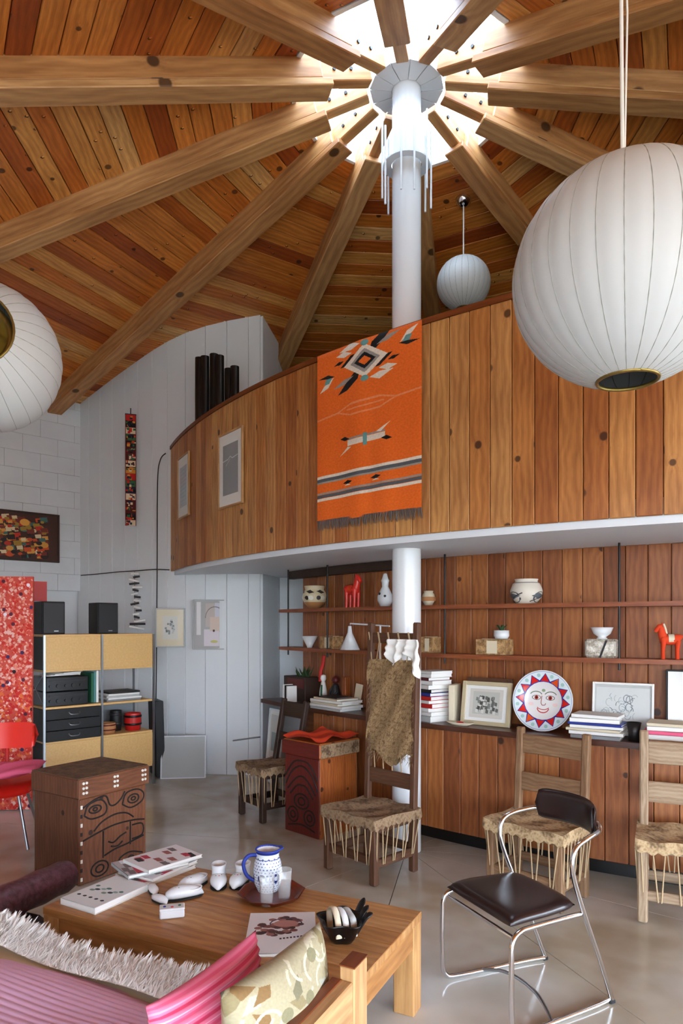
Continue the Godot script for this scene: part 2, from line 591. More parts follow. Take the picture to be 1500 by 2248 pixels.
func build_ceiling() -> void:
	var root := base("ceiling")
	var rest := S()
	var n_rest := 0
	var k := 0
	for i in 12:
		var a0: float = BEAMS[i]
		var a1: float = BEAMS[(i + 1) % 12]
		if a1 < a0:
			a1 += 360.0
		var half := deg_to_rad((a1 - a0) / 2)
		var e := dir((a0 + a1) / 2)
		var tn := Vector3(-e.z, 0, e.x)
		var sl := SLOPE / cos(half)
		var rs := (e - Vector3.UP * sl).normalized()
		var n := rs.cross(tn)
		if n.y < 0:
			tn = -tn
			n = -n
		var P := func(d: float, w: float, lift: float) -> Vector3: return hub(BEAM_Y + CEIL + lift - sl * d) + e * d + tn * w * d * tan(half)
		var deck := S()
		prism(deck, [P.call(0.80, -1.02, 0.03), P.call(0.80, 1.02, 0.03), P.call(10.6, 1.01, 0.03), P.call(10.6, -1.01, 0.03)], Vector3.UP * 0.12)
		var dk := part(root, "roof_deck", deck, M.beam2)
		var curb := S()
		var cb := P.call(0.80, 0.0, 0.0) as Vector3
		box(curb, cb + Vector3.UP * 0.20, Vector3(2 * 0.80 * tan(half), 0.42, 0.03), Basis(tn, Vector3.UP, tn.cross(Vector3.UP)))
		part(root, "skylight_curb", curb, M.white)
		var glass := S()
		prism(glass, [P.call(0.16, -1.0, 0.33), P.call(0.16, 1.0, 0.33), P.call(0.84, 1.0, 0.40), P.call(0.84, -1.0, 0.40)], Vector3.UP * 0.01)
		part(root, "skylight_pane", glass, M.pane)
		var wd := 0.142
		var d := 0.82 + wd / 2
		while d < 10.4:
			var c: Vector3 = P.call(d, 0.0, 0.01)
			var long := 2.0 * d * tan(half)
			var vis := d < 5.7 and (seen(c) or seen(c - tn * long * 0.35) or seen(c + tn * long * 0.35))
			var st := S() if vis else rest
			box(st, c, Vector3(long, 0.022, (wd - 0.006) * sqrt(1 + sl * sl)), Basis(tn, n, tn.cross(n)), 0.004 if vis else 0.0)
			var v := [0, 1, 6, 2, 0, 3, 1, 4, 6, 2, 1, 5, 0, 3][(k * 5 + i * 3 + (k / 7)) % 14] as int
			if vis:
				part(dk, "plank", st, M["ceil%d" % v])
			else:
				n_rest += 1
			d += wd
			k += 1
	var o := part(root, "far_planks", rest, M.ceil1)
	o.set_meta("kind", "stuff")
	print("planks ", k - n_rest, " rest ", n_rest)

func build_beams() -> void:
	var where := ["running straight back behind the column", "running back right above the small globe lamp", "running right behind the large globe lamp's top", "running right above the large globe lamp, nearly level", "running up to the upper right corner", "running up steeply right of the skylight", "running up steeply left of the skylight's middle", "running up to the top edge left of the skylight", "running level to the left edge near the top", "running down left to the edge below the level beam", "running down left to the white curved wall", "running down behind the loft left of the column"]
	for i in 12:
		var e := dir(BEAMS[i])
		var far := 5.12 if i in [0, 1, 10, 11, 9] else (6.2 if i in [2, 3, 8] else 8.6)
		var rs := (e - Vector3.UP * SLOPE).normalized()
		var side := Vector3(-e.z, 0, e.x)
		var up := side.cross(rs)
		if up.y < 0:
			up = -up
		var b := Basis(side, up, side.cross(up))
		var t := thing("roof_beam", "brown timber roof beam " + where[i], "beam", hub(BEAM_Y), 0.0, "roof beams round the column")
		var P := func(r: float, lift: float) -> Vector3: return e * r - Vector3.UP * SLOPE * r + up * lift
		var s := S()
		var l := (far - 0.62) * sqrt(1 + SLOPE * SLOPE)
		box(s, P.call((0.62 + far) / 2, 0.145), Vector3(0.15, 0.19, l), b, 0.008)
		part(t, "timber", s, M["beam%d" % (i % 3)])
		s = S()
		box(s, P.call((0.56 + far) / 2, 0.025), Vector3(0.165, 0.05, l + 0.06), b, 0.006)
		part(t, "bottom_board", s, M["beam%d" % ((i + 1) % 3)])
		s = S()
		box(s, P.call(0.47, 0.12), Vector3(0.085, 0.13, 0.44), b, 0.006)
		part(t, "tongue", s, M["beam%d" % (i % 3)])
		for q: float in [0.40, 0.52]:
			s = S()
			for sg: float in [-1.0, 1.0]:
				tube(s, [P.call(q, 0.13) + side * 0.035 * sg, P.call(q, 0.13) + side * 0.052 * sg], 0.012, 8)
			part(t, "bolt", s, M.rod)

func build_column() -> void:
	var t := thing("support_column", "tall round white column rising through the loft to the skylight", "column", hub(0))
	var s := S()
	lathe(s, [Vector2(0, 0), Vector2(0.102, 0), Vector2(0.102, 0), Vector2(0.102, BEAM_Y + 0.02)], 40)
	part(t, "shaft", s, M.gloss_white)
	s = S()
	lathe(s, [Vector2(0.10, 5.40), Vector2(0.255, 5.40), Vector2(0.255, 5.40), Vector2(0.262, 5.55), Vector2(0.262, 5.55), Vector2(0.1, 5.60)], 24)
	part(t, "hub_plate", s, M.gloss_white)
	for k in 12:
		var a := TAU * (k + 0.5) / 12
		var w := TAU / 24 - 0.018
		s = S()
		var q := []
		for g in [[0.108, -w], [0.108, w], [0.262, w], [0.262, -w]]:
			q.append(Vector3(sin(a + g[1]) * g[0], 5.392 - 0.012 * (1.0 if g[0] < 0.2 else 0.0), cos(a + g[1]) * g[0]))
		prism(s, q, Vector3.UP * 0.010)
		part(t, "hub_panel", s, M.gloss_white)
	var r := thing("hanging_rods", "white ring with thin white rods hanging round the column top", "ornament", hub(4.85))
	s = S()
	lathe(s, [Vector2(0.108, 0), Vector2(0.165, 0), Vector2(0.165, 0), Vector2(0.165, 0.012), Vector2(0.165, 0.012), Vector2(0.108, 0.012)], 32)
	part(r, "ring", s, M.white)
	for k in 10:
		var a := TAU * (k + 0.35) / 10 + 0.1 * sin(k * 3.0)
		var lo := -0.27 + 0.05 * sin(k * 2.1)
		s = S()
		tube(s, [Vector3(sin(a) * 0.172, lo, cos(a) * 0.172), Vector3(sin(a) * 0.172, lo + 0.55, cos(a) * 0.172)], 0.0075, 8)
		part(r, "rod", s, M.gloss_white)

func build_floor() -> void:
	var root := base("floor")
	var s := S()
	box(s, Vector3(0.2, -0.11, -4.2), Vector3(15, 0.12, 16))
	part(root, "bed", s, M.joint)
	for i in 12:
		var a0: float = BEAMS[i]
		var a1: float = BEAMS[(i + 1) % 12]
		if a1 < a0:
			a1 += 360.0
		var e := dir((a0 + a1) / 2)
		s = S()
		var c := hub(-0.05) + e * 0.008
		prism(s, [c, hub(-0.05) + e * 0.008 + dir(a0) * 11.4, hub(-0.05) + e * 0.008 + dir(a1) * 11.4], Vector3.UP * 0.05)
		part(root, "floor_slab", s, M.floor)

func wall_run(root: Node, a: Vector2, b: Vector2, y0: float, y1: float, called: String, m: Material, th := 0.16) -> void:
	# a wall between two points (x, depth)
	var s := S()
	var p := Vector3(a.x, (y0 + y1) / 2, -a.y)
	var q := Vector3(b.x, (y0 + y1) / 2, -b.y)
	bar(s, p, q, th, y1 - y0)
	part(root, called, s, m)

func window_wall(root: Node3D, a: Vector2, b: Vector2, top: float, sill: float, head: float, n: int, first: int) -> void:
	var l := a.distance_to(b)
	var u := (b - a) / l
	wall_run(root, a, b, 0, sill, "sill_wall", M.white_wall)
	wall_run(root, a, b, head, top, "head_wall", M.white_wall)
	var pier := 0.14
	var w := (l - pier * (n + 1)) / n
	for i in n + 1:
		var p := a + u * (i * (w + pier))
		wall_run(root, p, p + u * pier, sill, head, "pier", M.white_wall)
	for i in n:
		var c := a + u * (pier + w / 2 + i * (w + pier))
		var t := base("window_%d" % (first + i))
		t.position = Vector3(c.x, sill, -c.y)
		t.rotation.y = atan2(u.y, u.x)
		var h := head - sill
		var s := S()
		for sg: float in [-1.0, 1.0]:
			box(s, Vector3(sg * (w / 2 - 0.03), h / 2, 0), Vector3(0.06, h, 0.08))
			box(s, Vector3(0, h / 2 + sg * (h / 2 - 0.03), 0), Vector3(w - 0.12, 0.06, 0.08))
		box(s, Vector3(0, h / 2, 0), Vector3(0.05, h - 0.12, 0.07))
		part(t, "window_frame", s, M.beam1)
		for sg: float in [-1.0, 1.0]:
			s = S()
			box(s, Vector3(sg * (w / 4 - 0.0175), h / 2, 0), Vector3(w / 2 - 0.085, h - 0.12, 0.006))
			part(t, "pane", s, M.pane)

func build_walls() -> void:
	# painted block wall at the left
	var root := base("wall_left")
	var a := Vector2(-3.12, 8.46)
	var b := Vector2(-5.3, 6.43)
	var u := (b - a).normalized()
	var nrm := Vector3(u.y, 0, u.x)      # towards the back
	wall_run(root, a + Vector2(-0.09, 0.1), b + Vector2(-0.09, 0.1), 0, 4.6, "core", M.white_wall)
	var y := 0.0
	var row := 0
	while y < 4.5:
		var x := -0.2 * (row % 2)
		while x < 2.95:
			var x0 := maxf(x, 0.0)
			var x1 := minf(x + 0.4, 2.95)
			if x1 - x0 > 0.05:
				var c := a + u * ((x0 + x1) / 2)
				var p := Vector3(c.x, y + 0.1, -c.y)
				if (roof_y(c.x, c.y) > y) and seen(p + Vector3.UP * 0.0, 250.0) or y < 1.4:
					var s := S()
					box(s, p, Vector3(x1 - x0 - 0.002, 0.198, 0.06), Basis(Vector3(u.x, 0, -u.y), Vector3.UP, Vector3(u.x, 0, -u.y).cross(Vector3.UP)), 0.002)
					part(root, "block", s, M.block)
			x += 0.4
		y += 0.2
		row += 1
	# white boarded wall, bulging towards the room
	root = base("wall_back")
	var path := []
	for p in curve([Vector3(-3.22, 0, 8.40), Vector3(-2.55, 0, 7.90), Vector3(-1.9, 0, 7.47), Vector3(-1.41, 0, 7.30), Vector3(-0.86, 0, 7.26)], 40):
		path.append(Vector2(p.x, p.z))
	path.append(Vector2(-0.74, 7.75))
	path.append(Vector2(-0.68, 8.2))
	var i := 0
	while i < path.size() - 1:
		var p0: Vector2 = path[i]
		var j := i + 1
		while j < path.size() - 1 and p0.distance_to(path[j]) < 0.225 and j != 160:
			j += 1
		var p1: Vector2 = path[j]
		var m := (p0 + p1) / 2
		var w := (p1 - p0).normalized()
		var h := roof_y(m.x, m.y) + 0.06
		var s := S()
		bar(s, Vector3(p0.x + w.x * 0.001, h / 2, -(p0.y + w.y * 0.001)), Vector3(p1.x - w.x * 0.001, h / 2, -(p1.y - w.y * 0.001)), 0.05, h, 0.003)
		part(root, "board", s, M.white_wall)
		i = j
	wall_run(root, Vector2(-0.70, 7.9), Vector2(1.2, 7.4), 0, 2.13, "return_wall", M.white_wall)
	wall_run(root, Vector2(-3.3, 8.62), Vector2(-2.2, 7.86), 0, 4.6, "core", M.white_wall, 0.08)
	# the rest of the shell
	root = base("wall_far")
	wall_run(root, Vector2(-3.4, 8.7), Vector2(-2.6, 11.2), 0, 4.8, "far_wall", M.white_wall)
	wall_run(root, Vector2(-2.6, 11.2), Vector2(5.8, 11.2), 0, 5.2, "far_wall", M.wall1)
	wall_run(root, Vector2(5.8, 11.2), Vector2(3.7, 3.7), 0, 5.2, "far_wall", M.wall1)
	root = base("wall_side")
	wall_run(root, Vector2(-4.9, 6.95), Vector2(-4.9, -1.6), 0, 4.7, "solid_wall", M.white_wall)
	root = base("wall_front")
	wall_run(root, Vector2(-5.0, -1.6), Vector2(-1.9, -1.6), 0, 4.4, "solid_wall", M.white_wall)
	window_wall(root, Vector2(-1.9, -1.6), Vector2(3.64, -1.6), 4.4, 0.05, 3.6, 3, 1)
	root = base("wall_right")
	wall_run(root, Vector2(3.56, 2.9), Vector2(3.56, 3.7), 0, 5.2, "solid_wall", M.white_wall)
	window_wall(root, Vector2(3.56, -1.6), Vector2(3.56, 2.9), 4.9, 0.05, 3.75, 2, 4)

func arc_boards(root: Node, called: String, r: float, a0: float, a1: float, y0: float, y1: float, w: float, key: String, nv: int, th := 0.025) -> void:
	var n := int(round(r * (a1 - a0) / w))
	var da := (a1 - a0) / n
	var shapes := []
	for k in n:
		var a := a0 + da * (k + 0.5)
		var s := S()
		var long := 2 * r * tan(da / 2) - 0.004
		box(s, Vector3(0, 0, -th / 2), Vector3(long, y1 - y0, th), Basis.IDENTITY, 0.004)
		var o := part(root, called, s, M["%s%d" % [key, (k * 7 + k / 3) % nv]])
		o.position = arc(r, a, (y0 + y1) / 2)
		o.rotation.y = arc_turn(a)

func arc_slab(s: SurfaceTool, r0: float, r1: float, a0: float, a1: float, y0: float, y1: float, n := 40) -> void:
	for k in n:
		var p := lerpf(a0, a1, float(k) / n)
		var q := lerpf(a0, a1, float(k + 1) / n)
		s.set_smooth_group(-1)
		for f in [[y0, -1.0], [y1, 1.0]]:
			var u0: float = r1 * p
			var u1: float = r1 * q
			face(s, [arc(r0, p, f[0]), arc(r0, q, f[0]), arc(r1, q, f[0]), arc(r1, p, f[0])], [Vector2(u0, r0), Vector2(u1, r0), Vector2(u1, r1), Vector2(u0, r1)], Vector3.UP * f[1])
		s.set_smooth_group(1)
		for r: float in [r0, r1]:
			face(s, [arc(r, p, y0), arc(r, q, y0), arc(r, q, y1), arc(r, p, y1)], [Vector2(r * p, y0), Vector2(r * q, y0), Vector2(r * q, y1), Vector2(r * p, y1)], Vector3(-cos(p), 0, sin(p)) * (1.0 if r == r1 else -1.0))
	s.set_smooth_group(-1)
	for e in [[a0, -1.0], [a1, 1.0]]:
		var a: float = e[0]
		face(s, [arc(r0, a, y0), arc(r1, a, y0), arc(r1, a, y1), arc(r0, a, y1)], [Vector2(r0, y0), Vector2(r1, y0), Vector2(r1, y1), Vector2(r0, y1)], Vector3(sin(a), 0, cos(a)) * e[1])

func build_loft() -> void:
	var root := thing("loft_balcony", "curved loft balcony clad in vertical honey-brown boards over white soffit", "balcony")
	var a0 := a_of(364, 7.818)
	var a1 := 1.29
	var s := S()
	arc_slab(s, 1.2, 7.785, a0, a1, 2.13, 2.27, 60)
	part(root, "soffit_slab", s, M.white)
	s = S()
	arc_slab(s, 1.2, 7.655, a0, a1, 2.27, 2.30, 60)
	part(root, "loft_floor", s, M.dark_wood)
	s = S()
	arc_slab(s, 7.66, 7.79, a0, a1, 2.30, 3.49, 60)
	part(root, "parapet_core", s, M.loft3)
	arc_boards(root, "plank", 7.818, a0, a1, 2.172, 3.495, 0.135, "loft", 5)
	s = S()
	arc_slab(s, 7.63, 7.828, a0, a1, 3.495, 3.53, 60)
	part(root, "cap_rail", s, M.rail_wood)

func build_shelving() -> void:
	# board-clad wall under the loft
	var root := base("wall_shelved")
	var aw := a_of(665, 6.8)
	var s := S()
	arc_slab(s, 6.6, 6.77, aw, 1.29, 0, 2.13, 40)
	part(root, "core", s, M.wall1)
	arc_boards(root, "board", 6.8, aw, 1.29, 0.86, 2.13, 0.14, "wall", 4)
	var as_ := a_of(612, 7.0)
	s = S()
	arc_slab(s, 6.83, 6.90, as_, a_of(900, 6.9), 2.05, 2.125, 24)
	part(root, "header", s, M.dark_wood)
	for k in 2:
		var y: float = [1.715, 1.345][k]
		s = S()
		arc_slab(s, 6.805, 7.0, as_, 1.29, y, y + 0.03, 50)
		single("wall_shelf", ["upper", "lower"][k] + " long curved brown wooden shelf hung on rods under the loft", "shelf", s, M.shelf)
	for px: float in [633, 719, 977, 1360]:
		var a := a_of(px, 6.985)
		s = S()
		tube(s, [arc(6.985, a, 1.30), arc(6.985, a, 2.13)], 0.008, 8)
		single("shelf_rod", "thin dark hanging rod of the shelves, " + {633.0: "leftmost", 719.0: "beside the round-bellied pot", 977.0: "just right of the white column", 1360.0: "far right"}[px], "rod", s, M.rod, Vector3.ZERO, 0.0, "shelf hanging rods")
	# counter cabinet
	var t := thing("counter_cabinet", "long curved low cabinet of vertical reddish-brown boards beneath the shelves", "cabinet")
	var ac := a_of(690, 7.16)
	arc_boards(t, "board", 7.17, ac, 1.29, 0.10, 0.83, 0.14, "wall", 4)
	s = S()
	arc_slab(s, 6.81, 7.14, ac, 1.29, 0.10, 0.83, 40)
	part(t, "carcass", s, M.dark_wood)
	s = S()
	arc_slab(s, 6.81, 7.10, ac, 1.29, 0, 0.10, 40)
	part(t, "plinth", s, M.black)
	s = S()
	arc_slab(s, 6.81, 7.20, a_of(573, 7.2), 1.29, 0.83, 0.868, 50)
	single("countertop", "long curved dark-stained countertop under the shelves", "countertop", s, M.dark_top)

func _ready() -> void:
	rng.seed = 12
	var cam := Camera3D.new()
	cam.name = "camera"
	cam.position = Vector3(0, EYE, 0)
	cam.projection = Camera3D.PROJECTION_FRUSTUM
	cam.near = 0.05
	cam.far = 100.0
	cam.size = 2248.0 / F * cam.near
	cam.frustum_offset = Vector2(0, (HZ - 1124.0) / F * cam.near)
	add_child(cam)
	cam.current = true
	var env := Environment.new()
	var sm := ProceduralSkyMaterial.new()
	sm.sky_top_color = C(0.78, 0.89, 1.0)
	sm.sky_horizon_color = C(0.90, 0.95, 1.0)
	sm.ground_bottom_color = C(0.50, 0.51, 0.50)
	sm.ground_horizon_color = C(0.54, 0.55, 0.54)
	sm.sky_energy_multiplier = 1.0
	sm.ground_energy_multiplier = 1.0
	var sky := Sky.new()
	sky.sky_material = sm
	env.background_mode = Environment.BG_SKY
	env.sky = sky
	env.tonemap_mode = Environment.TONE_MAPPER_LINEAR
	env.tonemap_exposure = 27.0
	env.sdfgi_enabled = true
	env.ssao_enabled = true
	env.ssil_enabled = true
	var we := WorldEnvironment.new()
	we.name = "world"
	we.environment = env
	add_child(we)
	materials()
	build_floor()
	build_ceiling()
	build_beams()
	build_column()
	build_walls()
	build_loft()
	build_shelving()
	build_things()

# ---------- lamps ----------
func globe(t: Node3D, r: float, ribs: int, hole: float, xf := Transform3D.IDENTITY) -> void:
	# ribbed bubble shade, axis along y, open at the bottom
	var prof := []
	var a0 := PI - asin(hole)
	for i in 41:
		var a := lerpf(0.06, a0, i / 40.0)
		prof.append(Vector2(sin(a) * r, cos(a) * r * 0.97))
	prof.reverse()
	var s := S()
	lathe(s, prof, ribs * 4, xf, func(a: float, _t: float) -> float: return 1.0 + 0.010 * absf(sin(a * ribs / 2.0)))
	part(t, "shade", s, M.bubble)
	s = S()
	for k in ribs:
		var a := TAU * k / ribs
		var w := []
		for i in range(0, 41, 2):
			w.append(xf * Vector3(sin(a) * prof[i].x * 1.0005, prof[i].y, cos(a) * prof[i].x * 1.0005))
		tube(s, w, 0.0016, 4, false)
	part(t, "rib_wires", s, M.rib_wire)
	s = S()
	var y := cos(a0) * r * 0.97
	var rim := []
	for k in 33:
		rim.append(xf * Vector3(sin(TAU * k / 32) * hole * r, y, cos(TAU * k / 32) * hole * r))
	tube(s, rim, r * 0.018, 6, false)
	part(t, "rim", s, M.brass)
	s = S()
	lathe(s, [Vector2(0.0, y + r * 0.9), Vector2(hole * r * 0.9, y + r * 0.9), Vector2(hole * r * 0.95, y + r * 0.16), Vector2(hole * r * 0.80, y + r * 0.16), Vector2(hole * r * 0.8, y + r * 0.8), Vector2(0.0, y + r * 0.8)], 24, xf)
	part(t, "socket_cup", s, M.brass)

func build_lamps() -> void:
	var c := at(1378, 606, 2.08)
	var t := thing("globe_lamp", "very large white ribbed globe pendant lamp in front of the loft at right", "lamp", c, 0.0, "white globe pendant lamps")
	globe(t, 0.338, 30, 0.26)
	var s := S()
	tube(s, [Vector3(-0.015, 0.33, 0), Vector3(-0.02, 1.0, 0.0), Vector3(-0.025, roof_y(c.x, -c.z) - c.y, 0)], 0.006, 8)
	tube(s, [Vector3(-0.009, 0.33, 0), Vector3(-0.002, 0.8, 0.004), Vector3(-0.018, 1.3, 0.0), Vector3(-0.02, roof_y(c.x, -c.z) - c.y, 0)], 0.003, 6)
	part(t, "cord", s, M.cord_white)
	s = S()
	lathe(s, [Vector2(0.0, 0.30), Vector2(0.05, 0.31), Vector2(0.05, 0.325), Vector2(0.012, 0.345), Vector2(0.01, 0.37), Vector2(0, 0.37)], 16)
	part(t, "top_cap", s, M.steel)
	c = at(1018, 622, 5.9)
	t = thing("globe_lamp", "small white ribbed globe pendant lamp hanging behind the loft parapet", "lamp", c, 0.0, "white globe pendant lamps")
	globe(t, 0.228, 26, 0.25)
	s = S()
	var up := roof_y(c.x, -c.z) - c.y
	tube(s, [Vector3(0, 0.22, 0), Vector3(0, up, 0)], 0.006, 8)
	part(t, "cord", s, M.cord_white)
	s = S()
	lathe(s, [Vector2(0.0, up - 0.07), Vector2(0.03, up - 0.065), Vector2(0.065, up - 0.03), Vector2(0.07, up), Vector2(0, up)], 20)
	part(t, "canopy", s, M.chrome)
	c = at(-36, 785, 3.15)
	t = thing("globe_lamp", "white ribbed globe lamp cut by the left edge, its round opening turned sideways", "lamp", c, 0.0, "white globe pendant lamps")
	var down := Vector3(0.30, 0.10, 0.95).normalized()
	var yy := -down
	var xx := yy.cross(Vector3.UP).normalized()
	globe(t, 0.335, 30, 0.5, Transform3D(Basis(xx, yy, xx.cross(yy)), Vector3.ZERO))
	s = S()
	tube(s, [Vector3(0, 0.32, 0), Vector3(0, roof_y(c.x, -c.z) - c.y, 0)], 0.006, 8)
	part(t, "cord", s, M.cord_white)

# ---------- things on the loft ----------
func rug_image() -> Image:
	var o := C(0.92, 0.42, 0.10)
	var im := canvas(256, 512, o)
	var white := C(0.90, 0.86, 0.80)
	var blk := C(0.05, 0.05, 0.07)
	var tl := C(0.40, 0.60, 0.60)
	var gr := C(0.60, 0.58, 0.56)
	var pk := C(0.93, 0.55, 0.36)
	# stepped diamond near the top, drawn once and mirrored
	for m: float in [-1.0, 1.0]:
		var P := func(x: float, y: float) -> Vector2: return Vector2(0.5 + m * x * 1.05, 0.165 + m * y * 1.15)
		ipoly(im, [P.call(0.02, -0.005), P.call(0.06, -0.075), P.call(0.17, -0.115), P.call(0.26, -0.125), P.call(0.17, -0.075)], blk)
		ipoly(im, [P.call(-0.04, -0.085), P.call(-0.13, -0.105), P.call(-0.25, -0.075), P.call(-0.13, -0.070)], white)
		ipoly(im, [P.call(0.10, -0.055), P.call(0.20, -0.085), P.call(0.31, -0.09), P.call(0.2, -0.06)], gr)
		ipoly(im, [P.call(0.30, -0.03), P.call(0.36, -0.075), P.call(0.45, -0.09), P.call(0.40, -0.06)], white)
		ipoly(im, [P.call(0.32, -0.03), P.call(0.35, -0.055), P.call(0.40, -0.055), P.call(0.38, -0.03)], tl)
		ipoly(im, [P.call(0.29, -0.03), P.call(0.36, -0.012), P.call(0.46, -0.02), P.call(0.36, -0.03)], blk)
		ipoly(im, [P.call(0.09, 0.045), P.call(0.20, 0.0), P.call(0.24, 0.0), P.call(0.13, 0.045)], blk)
		ipoly(im, [P.call(0.20, 0.03), P.call(0.24, 0.018), P.call(0.30, 0.02), P.call(0.25, 0.033)], blk)
		ipoly(im, [P.call(0.12, 0.055), P.call(0.20, 0.045), P.call(0.28, 0.06), P.call(0.20, 0.075)], white)
	ipoly(im, [Vector2(0.5, 0.075), Vector2(0.71, 0.165), Vector2(0.5, 0.255), Vector2(0.29, 0.165)], white)
	ipoly(im, [Vector2(0.5, 0.10), Vector2(0.64, 0.165), Vector2(0.5, 0.23), Vector2(0.36, 0.165)], gr)
	ipoly(im, [Vector2(0.5, 0.12), Vector2(0.60, 0.165), Vector2(0.5, 0.21), Vector2(0.40, 0.165)], blk)
	ipoly(im, [Vector2(0.5, 0.14), Vector2(0.56, 0.165), Vector2(0.5, 0.19), Vector2(0.44, 0.165)], o)
	icirc(im, 0.5, 0.07, 0.035, 0.016, tl)
	icirc(im, 0.5, 0.26, 0.035, 0.016, tl)
	# pale lozenge lines
	iline(im, [Vector2(0, 0.42), Vector2(0.22, 0.405), Vector2(0.36, 0.375), Vector2(0.64, 0.375), Vector2(0.78, 0.40), Vector2(1, 0.39)], 0.010, pk)
	iline(im, [Vector2(0.22, 0.405), Vector2(0.36, 0.435), Vector2(0.64, 0.435), Vector2(0.78, 0.40)], 0.010, pk)
	iline(im, [Vector2(0.32, 0.405), Vector2(0.68, 0.402)], 0.008, pk)
	# small winged motif
	im.fill_rect(Rect2i(84, 292, 92, 16), white)
	im.fill_rect(Rect2i(84, 286, 92, 5), gr)
	im.fill_rect(Rect2i(124, 282, 9, 34), tl)
	for q in [[0.28, 0.555], [0.68, 0.60]]:
		ipoly(im, [Vector2(q[0] - 0.03, q[1]), Vector2(q[0] + 0.02, q[1] - 0.008), Vector2(q[0] + 0.07, q[1] + 0.01), Vector2(q[0] + 0.02, q[1] + 0.015)], blk)
	ipoly(im, [Vector2(0.24, 0.65), Vector2(0.33, 0.605), Vector2(0.37, 0.61)], white)
	ipoly(im, [Vector2(0.74, 0.52), Vector2(0.60, 0.56), Vector2(0.65, 0.565)], white)
	# bands
	for y: float in [0.735, 0.83]:
		var up := y < 0.8
		im.fill_rect(Rect2i(0, int((y if up else y + 0.03) * 512), 256, 8), white)
		im.fill_rect(Rect2i(0, int((y + 0.016 if up else y + 0.010) * 512), 256, 9), C(0.34, 0.36, 0.38))
		im.fill_rect(Rect2i(0, int((y + 0.034 if up else y) * 512), 256, 5), gr)
	for x: float in [0.33, 0.6]:
		ipoly(im, [Vector2(x - 0.05, 0.80), Vector2(x, 0.786), Vector2(x + 0.05, 0.795), Vector2(x, 0.808)], blk)
		ipoly(im, [Vector2(x - 0.04, 0.815), Vector2(x + 0.04, 0.815), Vector2(x, 0.805)], white)
	return speck(im, 0.08, 4)

func framed(t: Node3D, w: float, h: float, bw: float, frame_m: Material, mat_m: Material, pw: float, ph: float, pic: Material, th := 0.022) -> void:
	# picture standing in the x-y plane, its foot at y = 0, facing +z
	var s := S()
	for sg: float in [-1.0, 1.0]:
		box(s, Vector3(sg * (w - bw) / 2, h / 2, 0), Vector3(bw, h, th), Basis.IDENTITY, 0.002)
		box(s, Vector3(0, h / 2 + sg * (h - bw) / 2, 0), Vector3(w - 2 * bw, bw, th), Basis.IDENTITY, 0.002)
	part(t, "frame", s, frame_m)
	s = S()
	box(s, Vector3(0, h / 2, -th * 0.2), Vector3(w - 2 * bw, h - 2 * bw, 0.006))
	part(t, "mat_board", s, mat_m)
	if pic:
		s = S()
		plate(s, Vector3(0, h / 2, -th * 0.2 + 0.0045), pw, ph, 0.003)
		part(t, "print", s, pic)
	s = S()
	box(s, Vector3(0, h / 2, th * 0.3), Vector3(w - 2 * bw, h - 2 * bw, 0.002))
	part(t, "glass", s, M.picture_glass)

func pic_mat(key: String, im: Image, rough := 0.7) -> StandardMaterial3D:
	var m := mat(key, C(1, 1, 1), rough, 0.0, tex(im))
	m.texture_repeat = false
	return m

